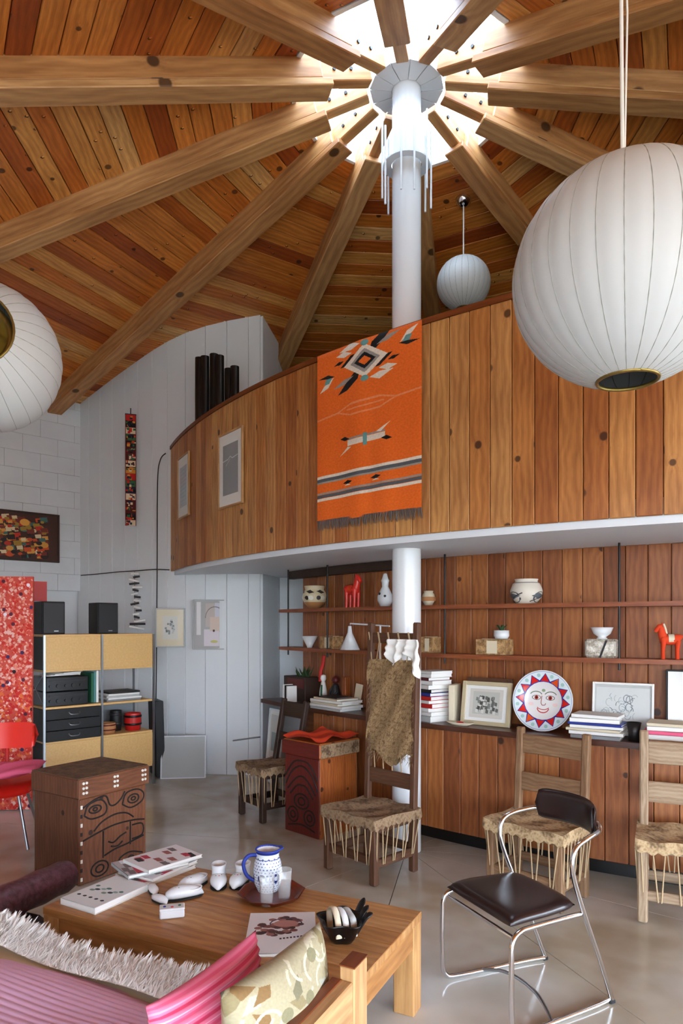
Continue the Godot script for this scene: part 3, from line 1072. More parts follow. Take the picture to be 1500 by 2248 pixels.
func build_loft_things() -> void:
	# striped orange rug over the rail
	var a0 := a_of(694, 7.85)
	var a1 := a_of(924, 7.85)
	var t := thing("hanging_rug", "bright orange woven rug with diamond motif hung over the loft parapet", "rug")
	var s := S()
	grid(s, 24, 40, func(u: float, v: float) -> Vector3:
		var a := lerpf(a0, a1, u)
		var fold := 0.010 * exp(-pow((u - 0.46) * 14, 2)) + 0.005 * sin(u * 21) * v
		if v < 0.04:
			return arc(7.62 + v / 0.04 * 0.21, a, 3.537)
		return arc(7.836 + fold, a, lerpf(3.535, 2.335 - 0.02 * (1 - u), (v - 0.04) / 0.96)), Vector3(-0.6, 0.3, 0.8))
	part(t, "weave", s, pic_mat("rug", rug_image(), 0.9))
	s = S()
	rng.seed = 5
	for k in 90:
		var a := lerpf(a0, a1, (k + 0.5) / 90)
		var p := arc(7.838, a, 2.335)
		var q := p + Vector3(rng.randf_range(-0.012, 0.012), -rng.randf_range(0.055, 0.075), rng.randf_range(0, 0.015))
		tube(s, [p + Vector3.UP * 0.004, (p + q) / 2 + Vector3(rng.randf_range(-0.004, 0.004), 0, 0.006), q], [0.0045, 0.004, 0.002], 4, false)
	part(t, "fringe", s, M.fringe).set_meta("kind", "stuff")
	# two framed prints on the boards
	var im := canvas(128, 160, C(0.55, 0.57, 0.58))
	iline(im, [Vector2(0.0, 0.32), Vector2(0.35, 0.30), Vector2(0.5, 0.25), Vector2(0.62, 0.3), Vector2(1, 0.27)], 0.02, C(0.82, 0.83, 0.83))
	iline(im, [Vector2(0.2, 0.42), Vector2(0.5, 0.30)], 0.015, C(0.75, 0.76, 0.77))
	var p1 := pic_mat("print_sea", speck(im, 0.06))
	im = canvas(96, 160, C(0.72, 0.75, 0.78))
	for k in 9:
		iline(im, [Vector2(0.08, 0.1 + k * 0.095), Vector2(0.92, 0.08 + k * 0.095)], 0.012, C(0.62, 0.66, 0.70))
	var p2 := pic_mat("print_pale", im)
	var a := a_of(502, 7.85)
	var f := thing("framed_print", "larger framed grey seascape print on the loft boards", "picture", arc(7.833, a, 2.60), arc_turn(a))
	framed(f, 0.44, 0.64, 0.014, M.oak, M.paper, 0.27, 0.43, p1)
	a = a_of(399, 7.85)
	f = thing("framed_print", "narrower framed pale print at the loft's left end", "picture", arc(7.833, a, 2.66), arc_turn(a))
	framed(f, 0.42, 0.62, 0.014, M.oak, M.paper, 0.25, 0.40, p2)
	# black fluted object behind the parapet
	var b0 := thing("fluted_screen", "black fluted folded screen standing behind the parapet by the white wall", "screen", at(478, 905, 6.75) * Vector3(1, 0, 1) + Vector3.UP * 2.30, -0.4)
	for k in 6:
		s = S()
		var hh: float = [1.96, 1.95, 1.97, 1.93, 1.80, 1.80][k]
		lathe(s, [Vector2(0.0, 0), Vector2(0.045, 0), Vector2(0.045, 0), Vector2(0.043, hh), Vector2(0.043, hh), Vector2(0, hh)], 14, Transform3D(Basis.IDENTITY, Vector3(-0.215 + k * 0.086, 0, 0.03 * (k % 2))))
		part(b0, "flute", s, M.black)

# ---------- pictures and hangings on the white walls ----------
func build_wall_things() -> void:
	# narrow textile
	rng.seed = 8
	var im := canvas(32, 320, C(0.42, 0.10, 0.08))
	var cols := [C(0.75, 0.12, 0.10), C(0.85, 0.55, 0.20), C(0.10, 0.12, 0.25), C(0.20, 0.40, 0.25), C(0.88, 0.80, 0.68), C(0.30, 0.08, 0.08), C(0.06, 0.05, 0.06), C(0.80, 0.25, 0.12)]
	for k in 17:
		im.fill_rect(Rect2i(2, k * 19, 28, 18), cols[rng.randi() % 8])
		for q in 9:
			im.fill_rect(Rect2i(2 + rng.randi() % 22, k * 19 + rng.randi() % 13, 3 + rng.randi() % 7, 3 + rng.randi() % 6), cols[rng.randi() % 8])
	var c := at(287, 1032, 7.62)
	var t := thing("textile_strip", "long narrow colourful embroidered textile hanging on the white curved wall", "wall hanging", c, 0.32)
	var s := S()
	plate(s, Vector3.ZERO, 0.118, 1.24, 0.012)
	part(t, "panel", s, pic_mat("textile", im, 0.9))
	s = S()
	tube(s, [Vector3(0, 0.62, 0), Vector3(0, 0.69, 0)], 0.006, 6)
	tube(s, [Vector3(-0.06, 0.62, 0), Vector3(0.06, 0.62, 0)], 0.008, 6)
	part(t, "hanger", s, M.rod)
	# cables
	s = S()
	tube(s, curve([at(364, 995, 7.42), at(352, 1010, 7.44), at(346, 1060, 7.46), at(345, 1250, 7.46), at(343, 1500, 7.46), at(340, 1660, 7.46)]), 0.006, 6)
	single("cable", "black cable running down the white wall beside the loft end", "cable", s, M.cable)
	s = S()
	tube(s, curve([at(178, 1263, 8.28), at(215, 1260, 8.05), at(255, 1256, 7.80), at(300, 1253, 7.60), at(340, 1250, 7.44), at(372, 1251, 7.40)]), 0.006, 6)
	single("cable", "thin dark cable running level along the white wall above the speakers", "cable", s, M.cable)
	# folded paper mobile
	t = thing("paper_mobile", "dangling zigzag string of black and white paper pieces above the right speaker", "mobile", at(296, 1255, 7.52))
	rng.seed = 3
	s = S()
	tube(s, [Vector3.ZERO, Vector3(0, -0.62, 0)], 0.003, 5)
	part(t, "string", s, M.rod)
	for k in 17:
		s = S()
		var w := 0.06 + 0.05 * rng.randf() + (0.06 if k > 13 else 0.0)
		box(s, Vector3(0.02 * sin(k * 1.9) + k * 0.0025, -0.02 - k * 0.037, 0.01), Vector3(w, 0.017, 0.03), Basis.from_euler(Vector3(0.3, 0.4, 0.25 * sin(k * 2.3))))
		part(t, "paper_piece", s, M.charcoal if k % 2 else M.paper)
	# abstract painting at the left edge
	im = canvas(160, 160, C(0.25, 0.11, 0.06))
	cols = [C(0.80, 0.30, 0.08), C(0.75, 0.16, 0.06), C(0.85, 0.60, 0.25), C(0.10, 0.06, 0.05), C(0.86, 0.78, 0.62), C(0.45, 0.15, 0.08), C(0.25, 0.42, 0.40), C(0.62, 0.48, 0.14)]
	for k in 230:
		var x := rng.randf() * 0.92 + 0.02
		var y := rng.randf() * 0.9 + 0.05
		var r := 0.025 + 0.04 * rng.randf()
		if x > 0.84 or y < 0.10:
			continue
		if k % 4 == 0:
			icirc(im, x, y, r, r, cols[rng.randi() % 8])
		else:
			ipoly(im, [Vector2(x - r, y - r * 0.6), Vector2(x + r * 0.8, y - r), Vector2(x + r, y + r * 0.7), Vector2(x - r * 0.7, y + r)], cols[rng.randi() % 8])
	icirc(im, 0.52, 0.2, 0.07, 0.075, C(0.88, 0.62, 0.25))
	var u := Vector3(-0.732, 0, 0.681)
	c = Vector3(-3.12, 0, -8.46) + u * 0.80 + Vector3(0.681, 0, 0.732) * 0.045
	t = thing("abstract_painting", "dark red and orange abstract mosaic-like painting on the left wall", "painting", c + Vector3.UP * 2.34, atan2(0.681, 0.732))
	s = S()
	plate(s, Vector3(0, 0.275, 0), 0.78, 0.53, 0.02)
	part(t, "picture", s, pic_mat("mosaic", im, 0.6))
	s = S()
	for sg: float in [-1.0, 1.0]:
		box(s, Vector3(sg * 0.40, 0.275, 0), Vector3(0.02, 0.57, 0.035))
		box(s, Vector3(0, 0.275 + sg * 0.275, 0), Vector3(0.78, 0.02, 0.035))
	part(t, "frame", s, M.dark_wood)
	# tall red canvas
	im = canvas(192, 512, C(0.80, 0.30, 0.24))
	cols = [C(0.85, 0.32, 0.25), C(0.90, 0.55, 0.48), C(0.80, 0.15, 0.10), C(0.92, 0.72, 0.68), C(0.88, 0.42, 0.20), C(0.75, 0.10, 0.08), C(0.93, 0.86, 0.86)]
	for k in 5200:
		var y := rng.randf()
		var x := rng.randf()
		var low := y > 0.45
		var q := cols[(rng.randi() % 4 + (2 if low and rng.randf() < 0.75 else 0)) % 7] as Color
		var dx := rng.randf_range(-0.03, 0.03)
		var dy := rng.randf_range(-0.012, 0.012)
		ipoly(im, [Vector2(x, y), Vector2(x + dx, y + dy), Vector2(x + dx - dy * 2.0, y + dy + dx * 0.4), Vector2(x - dy * 2.2, y + dx * 0.35)], q)
	for k in 90:
		var y := rng.randf()
		icirc(im, rng.randf(), y, 0.02, 0.008, [C(0.15, 0.05, 0.10), C(0.35, 0.10, 0.20), C(0.95, 0.9, 0.95), C(0.25, 0.15, 0.35)][k % 4])
	t = thing("red_canvas", "tall red and pink mottled canvas leaning at the left edge", "painting", Vector3(-3.055, 0.01, -5.86), 0.10)
	s = S()
	plate(s, Vector3(0, 1.0, 0), 0.78, 2.0, 0.03, Basis.from_euler(Vector3(-0.02, 0, 0)))
	part(t, "picture", s, pic_mat("red_canvas", im, 0.7))
	s = S()
	box(s, Vector3(0, 0.98, -0.04), Vector3(0.70, 1.9, 0.03))
	part(t, "stretcher", s, M.pale_wood)
	s = S()
	box(s, Vector3.ZERO, Vector3(0.20, 0.19, 0.02))
	single("red_canvas", "small plain red canvas showing above the left speaker", "painting", s, M.red, at(78, 1298, 6.55), 0.6)
	# two pale prints under the loft
	im = canvas(96, 128, C(0.82, 0.81, 0.78))
	for k in 26:
		var x := 0.15 + 0.6 * rng.randf()
		var y := 0.12 + 0.66 * rng.randf()
		ipoly(im, [Vector2(x, y), Vector2(x + 0.12, y + 0.01), Vector2(x + 0.10, y + 0.09), Vector2(x - 0.02, y + 0.08)], [C(0.30, 0.33, 0.33), C(0.70, 0.72, 0.72), C(0.45, 0.48, 0.48)][k % 3])
	c = at(374, 1421, 7.32)
	t = thing("framed_print", "pale-framed small black and white print on the white wall", "picture", c, 0.12)
	framed(t, 0.31, 0.42, 0.014, M.paper_grey, M.cream, 0.16, 0.25, pic_mat("print_bw", im))
	im = canvas(128, 160, C(0.68, 0.67, 0.66))
	for q in [[0.05, 0.02, 0.12, 0.7, C(0.88, 0.87, 0.86)], [0.30, 0.05, 0.26, 0.5, C(0.76, 0.71, 0.68)], [0.55, 0.04, 0.4, 0.36, C(0.80, 0.80, 0.84)], [0.25, 0.6, 0.42, 0.36, C(0.86, 0.82, 0.84)], [0.42, 0.34, 0.3, 0.3, C(0.84, 0.76, 0.70)], [0.66, 0.66, 0.18, 0.3, C(0.82, 0.80, 0.82)]]:
		im.fill_rect(Rect2i(int(q[0] * 128), int(q[1] * 160), int(q[2] * 128), int(q[3] * 160)), q[4])
	icirc(im, 0.52, 0.63, 0.03, 0.025, C(0.2, 0.15, 0.18))
	icirc(im, 0.78, 0.50, 0.03, 0.06, C(0.15, 0.13, 0.14))
	icirc(im, 0.53, 0.86, 0.10, 0.03, C(0.78, 0.76, 0.45))
	iarc(im, 0.55, 0.36, 0.26, 0.24, 180, 360, 0.02, C(0.5, 0.47, 0.47))
	c = at(468, 1426, 7.26)
	t = thing("framed_print", "larger greyish collage of a face in thin grey frame on the white wall", "picture", c, 0.05)
	framed(t, 0.42, 0.53, 0.012, M.paper_grey, M.paper_grey, 0.385, 0.50, pic_mat("print_face", im))
	# boards leaning on the wall
	c = ground(402, 1709)
	t = thing("blank_canvas", "pale grey blank canvas leaning on the white wall at floor level", "canvas", c, 0.12)
	s = S()
	box(s, Vector3(0, 0.215, -0.04), Vector3(0.445, 0.43, 0.015), Basis.from_euler(Vector3(-0.12, 0, 0)), 0.003)
	part(t, "board", s, M.paper_grey)
	s = S()
	for sg: float in [-1.0, 1.0]:
		box(s, Vector3(sg * 0.225, 0.215, -0.038), Vector3(0.012, 0.44, 0.022), Basis.from_euler(Vector3(-0.12, 0, 0)))
		box(s, Vector3(0, 0.215 + sg * 0.214, -0.038 - sg * 0.026), Vector3(0.44, 0.012, 0.022), Basis.from_euler(Vector3(-0.12, 0, 0)))
	part(t, "edging", s, M.white)
	s = S()
	box(s, Vector3(0, 0.40, 0), Vector3(0.09, 0.79, 0.30), Basis.from_euler(Vector3(0, 0, 0.03)), 0.004)
	single("dark_board", "tall thick black board standing beside the storage unit", "board", s, M.soft_black, ground(344, 1703) + Vector3(0, 0.006, 0), 0.5)

# ---------- storage unit ----------
func build_storage() -> void:
	var W := 1.075
	var D := 0.42
	var th := deg_to_rad(44.2)
	var t := thing("storage_unit", "metal-framed storage unit with tan panels and black drawers against the left wall", "storage unit", Vector3(-2.416, 0, -6.625), th)
	var s := S()
	for x: float in [-W / 2, 0.0, W / 2]:
		for z: float in [-D / 2, D / 2]:
			s = S()
			box(s, Vector3(x, 0.75, z), Vector3(0.018, 1.5, 0.018))
			part(t, "post", s, M.steel)
	for y: float in [1.495, 1.175, 0.84, 0.53, 0.19]:
		s = S()
		box(s, Vector3(0, y, 0), Vector3(W - 0.02, 0.02, D - 0.02), Basis.IDENTITY, 0.002)
		part(t, "shelf", s, M.masonite)
	for x: float in [-W / 4, W / 4]:
		s = S()
		box(s, Vector3(x, 1.335, D / 2 - 0.01), Vector3(W / 2 - 0.022, 0.30, 0.014), Basis.IDENTITY, 0.002)
		part(t, "sliding_panel", s, M.masonite)
		s = S()
		box(s, Vector3(x, 0.36, D / 2 - 0.01), Vector3(W / 2 - 0.022, 0.32, 0.014), Basis.IDENTITY, 0.002)
		part(t, "sliding_panel", s, M.masonite)
	for e in [[1.335, 0.30], [0.685, 0.29], [0.36, 0.32]]:
		s = S()
		box(s, Vector3(-W / 2 + 0.004, e[0], 0), Vector3(0.008, e[1], D - 0.03))
		part(t, "side_panel", s, M.soft_black)
		s = S()
		box(s, Vector3(0, e[0], -D / 2 + 0.008), Vector3(W - 0.03, e[1], 0.008))
		part(t, "back_panel", s, M.grey if e[0] == 0.685 else M.masonite)
	for k in 3:
		s = S()
		var y := 0.585 + k * 0.0985
		box(s, Vector3(-W / 4, y, D / 2 - 0.06), Vector3(W / 2 - 0.03, 0.094, 0.13), Basis.IDENTITY, 0.003)
		var dr := part(t, "drawer", s, M.soft_black)
		s = S()
		tube(s, curve([Vector3(-W / 4 - 0.05, y + 0.012, D / 2 + 0.005), Vector3(-W / 4 - 0.035, y - 0.006, D / 2 + 0.022), Vector3(-W / 4 + 0.035, y - 0.006, D / 2 + 0.022), Vector3(-W / 4 + 0.05, y + 0.012, D / 2 + 0.005)], 4), 0.005, 6)
		part(dr, "pull", s, M.steel)
	s = S()
	for q in [[-W / 2, 1.16, -W / 2, 0.86], [-W / 2, 0.86, -W / 2, 1.16]]:
		tube(s, [Vector3(q[0], q[1], -D / 2), Vector3(q[2], q[3], D / 2)], 0.003, 5)
	part(t, "cross_brace", s, M.steel)
	var X := t.transform
	var put := func(called: String, label: String, cat: String, lx: float, ly: float, lz: float) -> Node3D:
		return thing(called, label, cat, X * Vector3(lx, ly, lz), th)
	for k in 2:
		var sp: Node3D = put.call("speaker", ["black box loudspeaker on the storage unit's left end", "black box loudspeaker on the storage unit's top, near the middle"][k], "speaker", [-0.42, 0.10][k], 1.506, 0.02)
		s = S()
		box(s, Vector3(0, 0.15, 0), Vector3(0.21, 0.30, 0.20), Basis.IDENTITY, 0.005)
		part(sp, "cabinet", s, M.soft_black)
		s = S()
		box(s, Vector3(0, 0.15, 0.105), Vector3(0.19, 0.28, 0.012), Basis.IDENTITY, 0.003)
		part(sp, "grille", s, M.charcoal)
		s = S()
		box(s, Vector3(0.02, 0.03, 0.113), Vector3(0.04, 0.008, 0.002))
		part(sp, "badge", s, M.steel)
	for k in 2:
		var r: Node3D = put.call("stereo_receiver", ["black stereo receiver at the bottom of the storage unit's open bay", "black stereo deck on top of the receiver"][k], "stereo", -0.315, 0.851 + k * 0.135, 0.01)
		s = S()
		box(s, Vector3(0, 0.066, 0), Vector3(0.385, 0.125, 0.34), Basis.IDENTITY, 0.003)
		part(r, "case", s, M.black)
		for q in 5:
			s = S()
			tube(s, [Vector3(-0.16 + q * 0.07, 0.05, 0.17), Vector3(-0.16 + q * 0.07, 0.05, 0.185)], 0.012 + 0.006 * (q % 2), 10)
			part(r, "knob", s, M.charcoal)
		s = S()
		box(s, Vector3(0, 0.095, 0.172), Vector3(0.34, 0.016, 0.004))
		part(r, "display", s, M.charcoal)
	var pp: Node3D = put.call("paper_pile", "crumpled white papers lying on top of the stereo deck", "papers", -0.30, 1.124, 0.02)
	for k in 3:
		s = S()
		box(s, Vector3(0.02 * k - 0.02, 0.006 + k * 0.010, 0), Vector3(0.30 - 0.05 * k, 0.008, 0.22), Basis.from_euler(Vector3(0, 0.2 * k - 0.1, 0.02)))
		part(pp, "sheet", s, M.paper)
	for k in 3:
		s = S()
		box(s, Vector3(0, 0.14, 0), Vector3(0.022, 0.28 + 0.01 * k, 0.25), Basis.IDENTITY, 0.002)
		single("folder", ["dark green folder standing right of the stereo", "pale folder standing between the dark green one and the divider", "white folder standing against the unit's divider"][k], "folder", s, [M.green, M.teal, M.paper][k], X * Vector3(-0.074 + k * 0.025, 0.856 + 0.005 * k, 0.04), th)
	for k in 5:
		s = S()
		box(s, Vector3(0, 0.009, 0), Vector3(0.36 - 0.01 * k, 0.018, 0.28), Basis.IDENTITY, 0.003)
		single("magazine", ORD[4 - k] + " of the grey-white magazines piled in the unit's right bay", "magazine", s, [M.grey, M.paper, M.paper_grey, M.paper, M.charcoal][k], X * Vector3(0.25 + 0.01 * sin(k * 2.0), 0.851 + k * 0.0182, 0.02), th + 0.06 * sin(k * 3.0))
	for k in 3:
		var b: Node3D = put.call("small_pot", ["low brown basket pot in the unit's right bay", "dark cylindrical pot in the middle of the unit's right bay", "red and black drum-shaped pot at the right of the bay"][k], "pot", [0.11, 0.25, 0.39][k], 0.541, [0.08, -0.02, 0.06][k])
		s = S()
		var rr: float = [0.085, 0.06, 0.085][k]
		var hh: float = [0.10, 0.20, 0.17][k]
		lathe(s, [Vector2(0, 0), Vector2(rr * 0.85, 0), Vector2(rr, hh * 0.5), Vector2(rr * 0.92, hh), Vector2(rr * 0.92, hh), Vector2(rr * 0.8, hh), Vector2(rr * 0.8, hh * 0.5), Vector2(0, hh * 0.45)], 20)
		part(b, "body", s, [M.clay, M.soft_black, M.red][k])
		for q in 2:
			s = S()
			lathe(s, [Vector2(rr * 0.97, hh * (0.3 + 0.45 * q)), Vector2(rr * 1.03, hh * (0.33 + 0.45 * q)), Vector2(rr * 1.03, hh * (0.4 + 0.45 * q)), Vector2(rr * 0.97, hh * (0.43 + 0.45 * q))], 20)
			part(b, "band", s, [M.red_dark, M.charcoal, M.black][k])

# ---------- seats ----------
func hide_chair(t: Node3D, W: float, D: float, sh: float, ph: float, wood: Material, hide: Material, rails: Array, lean := 0.03, nl := 9) -> void:
	# rustic chair: square posts, laced rawhide seat; front at +z
	var s := S()
	var q := 0.05
	for x: float in [-1.0, 1.0]:
		s = S()
		box(s, Vector3(x * (W - q) / 2, sh / 2, (D - q) / 2), Vector3(q, sh - 0.01, q), Basis.from_euler(Vector3(0, 0.1 * x, 0)), 0.008)
		part(t, "leg", s, wood)
		s = S()
		bar(s, Vector3(x * (W - q) / 2, 0, -(D - q) / 2), Vector3(x * (W - q) / 2, sh, -(D - q) / 2), q, q, 0.008, Vector3.RIGHT)
		bar(s, Vector3(x * (W - q) / 2, sh - 0.02, -(D - q) / 2), Vector3(x * (W - q) / 2, ph, -(D - q) / 2 - lean), q * 0.95, q * 0.85, 0.008, Vector3.RIGHT)
		part(t, "post", s, wood)
	for e in [[Vector3(-W / 2 + 0.03, 0.15, D / 2 - 0.025), Vector3(W / 2 - 0.03, 0.15, D / 2 - 0.025)], [Vector3(-W / 2 + 0.03, 0.15, -D / 2 + 0.025), Vector3(W / 2 - 0.03, 0.15, -D / 2 + 0.025)], [Vector3(-W / 2 + 0.025, 0.13, -D / 2 + 0.03), Vector3(-W / 2 + 0.025, 0.13, D / 2 - 0.03)], [Vector3(W / 2 - 0.025, 0.13, -D / 2 + 0.03), Vector3(W / 2 - 0.025, 0.13, D / 2 - 0.03)]]:
		s = S()
		bar(s, e[0], e[1], 0.026, 0.055, 0.006)
		part(t, "stretcher", s, wood)
		s = S()
		bar(s, e[0] + Vector3.UP * (sh - 0.19), e[1] + Vector3.UP * (sh - 0.19), 0.026, 0.04, 0.004)
		part(t, "seat_rail", s, wood)
	# hide folded over the seat frame, its lower edge cut in scallops
	s = S()
	var e2 := 0.012
	grid(s, 16, 16, func(u: float, v: float) -> Vector3:
		var a := u * 2 - 1
		var b := v * 2 - 1
		return Vector3(a * (W / 2 + e2), sh + 0.012 - 0.025 * (1 - a * a) * (1 - b * b) + 0.006 * sin(a * 7 + b * 3), b * (D / 2 + e2)), Vector3.UP)
	var per := 4 * 32
	s.set_smooth_group(2)
	var rim := []
	for k in per:
		var f := fmod(float(k) / 32, 4.0)
		var i := int(f)
		var g := (f - i) * 2 - 1
		var p: Vector3 = [Vector3(g, 0, 1), Vector3(1, 0, -g), Vector3(-g, 0, -1), Vector3(-1, 0, g)][i]
		var p3 := Vector3(p.x * (W / 2 + e2), sh + 0.012 + 0.006 * sin(p.x * 7 + p.z * 3), p.z * (D / 2 + e2))
		var low := p3 + Vector3(p.x * 0.004, -0.05 - 0.02 * absf(cos(g * PI * nl / 2)), p.z * 0.004)
		rim.append([p3, low])
	for k in per:
		var a: Array = rim[k]
		var b: Array = rim[(k + 1) % per]
		face(s, [a[0], b[0], b[1], a[1]], [Vector2(k * 0.02, 0), Vector2(k * 0.02 + 0.02, 0), Vector2(k * 0.02 + 0.02, 0.06), Vector2(k * 0.02, 0.06)], a[0] - Vector3(0, a[0].y, 0))
	part(t, "hide_seat", s, hide)
	for i in 4:
		for k in nl:
			var g := (k + 0.5) / nl * 2 - 1
			var g2 := clampf(g + (0.5 / nl if k % 2 else -0.9 / nl), -0.9, 0.9)
			var top: Vector3 = [Vector3(g, 0, 1), Vector3(1, 0, -g), Vector3(-g, 0, -1), Vector3(-1, 0, g)][i]
			var bot: Vector3 = [Vector3(g2, 0, 1), Vector3(1, 0, -g2), Vector3(-g2, 0, -1), Vector3(-1, 0, g2)][i]
			s = S()
			tube(s, [Vector3(top.x * (W / 2 + 0.012), sh - 0.05, top.z * (D / 2 + 0.012)), Vector3(bot.x * (W / 2 - 0.006), 0.125, bot.z * (D / 2 - 0.006))], 0.0042, 5, false)
			part(t, "lace", s, M.lace)
	for r in rails:
		s = S()
		var ym: float = (r[0] + r[1]) / 2
		var z := -(D - q) / 2 - lean * clampf((ym - sh) / (ph - sh), 0, 1)
		box(s, Vector3(0, ym, z), Vector3(W - 2 * q + 0.01, r[1] - r[0], 0.024), Basis.IDENTITY, 0.005)
		part(t, "back_rail", s, wood)

func build_chairs() -> void:
	var t := thing("hide_chair", "tall-backed rustic chair with fur back panel standing before the white column", "chair", Vector3(0.19, 0, -4.444), deg_to_rad(-46.0), "rustic chairs with laced hide seats")
	hide_chair(t, 0.46, 0.42, 0.40, 1.61, M.mid_wood, M.hide_dark, [[0.52, 0.62], [1.47, 1.54]], 0.04, 9)
	rng.seed = 2
	var s := S()
	var zb := func(y: float) -> float: return -0.185 - 0.04 * (y - 0.4) / 1.2
	for sg: float in [1.0, -1.0]:
		grid(s, 16, 26, func(u: float, v: float) -> Vector3:
			var y := lerpf(1.36, 0.70 + 0.05 * sin(u * 9), v)
			return Vector3((u - 0.5) * (0.40 + 0.03 * sin(v * 9)), y, float(zb.call(y)) + 0.02 * sg + 0.010 * sin(u * 13 + v * 11)), Vector3(0, 0, sg))
	part(t, "fur_back", s, M.fur)
	var tuft := S()
	for k in 900:
		var u := rng.randf() - 0.5
		var y := rng.randf_range(0.69, 1.35)
		var p := Vector3(u * 0.41, y, float(zb.call(y)) + 0.022)
		tuft.set_smooth_group(-1)
		var d := Vector3(rng.randf_range(-0.02, 0.02), -rng.randf_range(0.02, 0.045), rng.randf_range(0.008, 0.022))
		face(tuft, [p, p + Vector3(0.007, 0, 0.001), p + d], [Vector2.ZERO, Vector2.ZERO, Vector2.ZERO], Vector3(0, 0, 1))
	part(t, "fur_tufts", tuft, M.fur).set_meta("kind", "stuff")
	for k in 9:
		var x := -0.18 + k * 0.045
		s = S()
		tube(s, [Vector3(x, 1.35, -0.20), Vector3(x + (0.02 if k % 2 else -0.02), 1.48, -0.205), Vector3(x + (0.02 if k % 2 else -0.02), 1.545, -0.19)], 0.0042, 5, false)
		part(t, "lace", s, M.lace)
	for k in 5:
		s = S()
		tube(s, [Vector3(-0.16 + k * 0.08, 0.73, -0.20), Vector3(-0.16 + k * 0.08 + 0.015, 0.60, -0.195)], 0.004, 5, false)
		part(t, "lace", s, M.lace)
	# cloth on the tall chair's back
	var X := t.transform
	s = S()
	grid(s, 40, 12, func(u: float, v: float) -> Vector3:
		return X * Vector3(0.0 + u * 0.275, 1.50 - v * (0.12 + 0.05 * sin(u * 8) + 0.08 * u * u), -0.165 + 0.022 * sin(u * 21 + 2.0 * v) + 0.008 * sin(v * 17 + u * 9) + 0.012 * v), Vector3(-0.7, 0, 0.7))
	single("white_cloth", "crumpled white cloth tied at the top of the tall chair back", "cloth", s, M.paper)
	t = thing("hide_chair", "small dark rustic chair with brown seat left of the red carved chest", "chair", Vector3(-0.604, 0, -5.71), deg_to_rad(-51.5), "rustic chairs with laced hide seats")
	hide_chair(t, 0.38, 0.38, 0.43, 0.95, M.dark_wood, M.hide_dark, [[0.80, 0.93], [0.60, 0.67]], 0.10, 7)
	t = thing("hide_chair", "weathered ladder-back chair with laced hide seat behind the chrome chair", "chair", Vector3(1.16, 0, -4.045), deg_to_rad(-43.8), "rustic chairs with laced hide seats")
	hide_chair(t, 0.48, 0.36, 0.43, 0.95, M.old_wood, M.hide, [[0.79, 0.91], [0.56, 0.675]], 0.04, 9)
	t = thing("hide_chair", "pale weathered ladder-back chair with hide seat cut by the right edge", "chair", Vector3(1.89, 0, -3.72), deg_to_rad(-24.9), "rustic chairs with laced hide seats")
	hide_chair(t, 0.50, 0.38, 0.44, 0.98, M.pale_wood, M.hide, [[0.79, 0.92], [0.57, 0.69]], 0.04, 9)

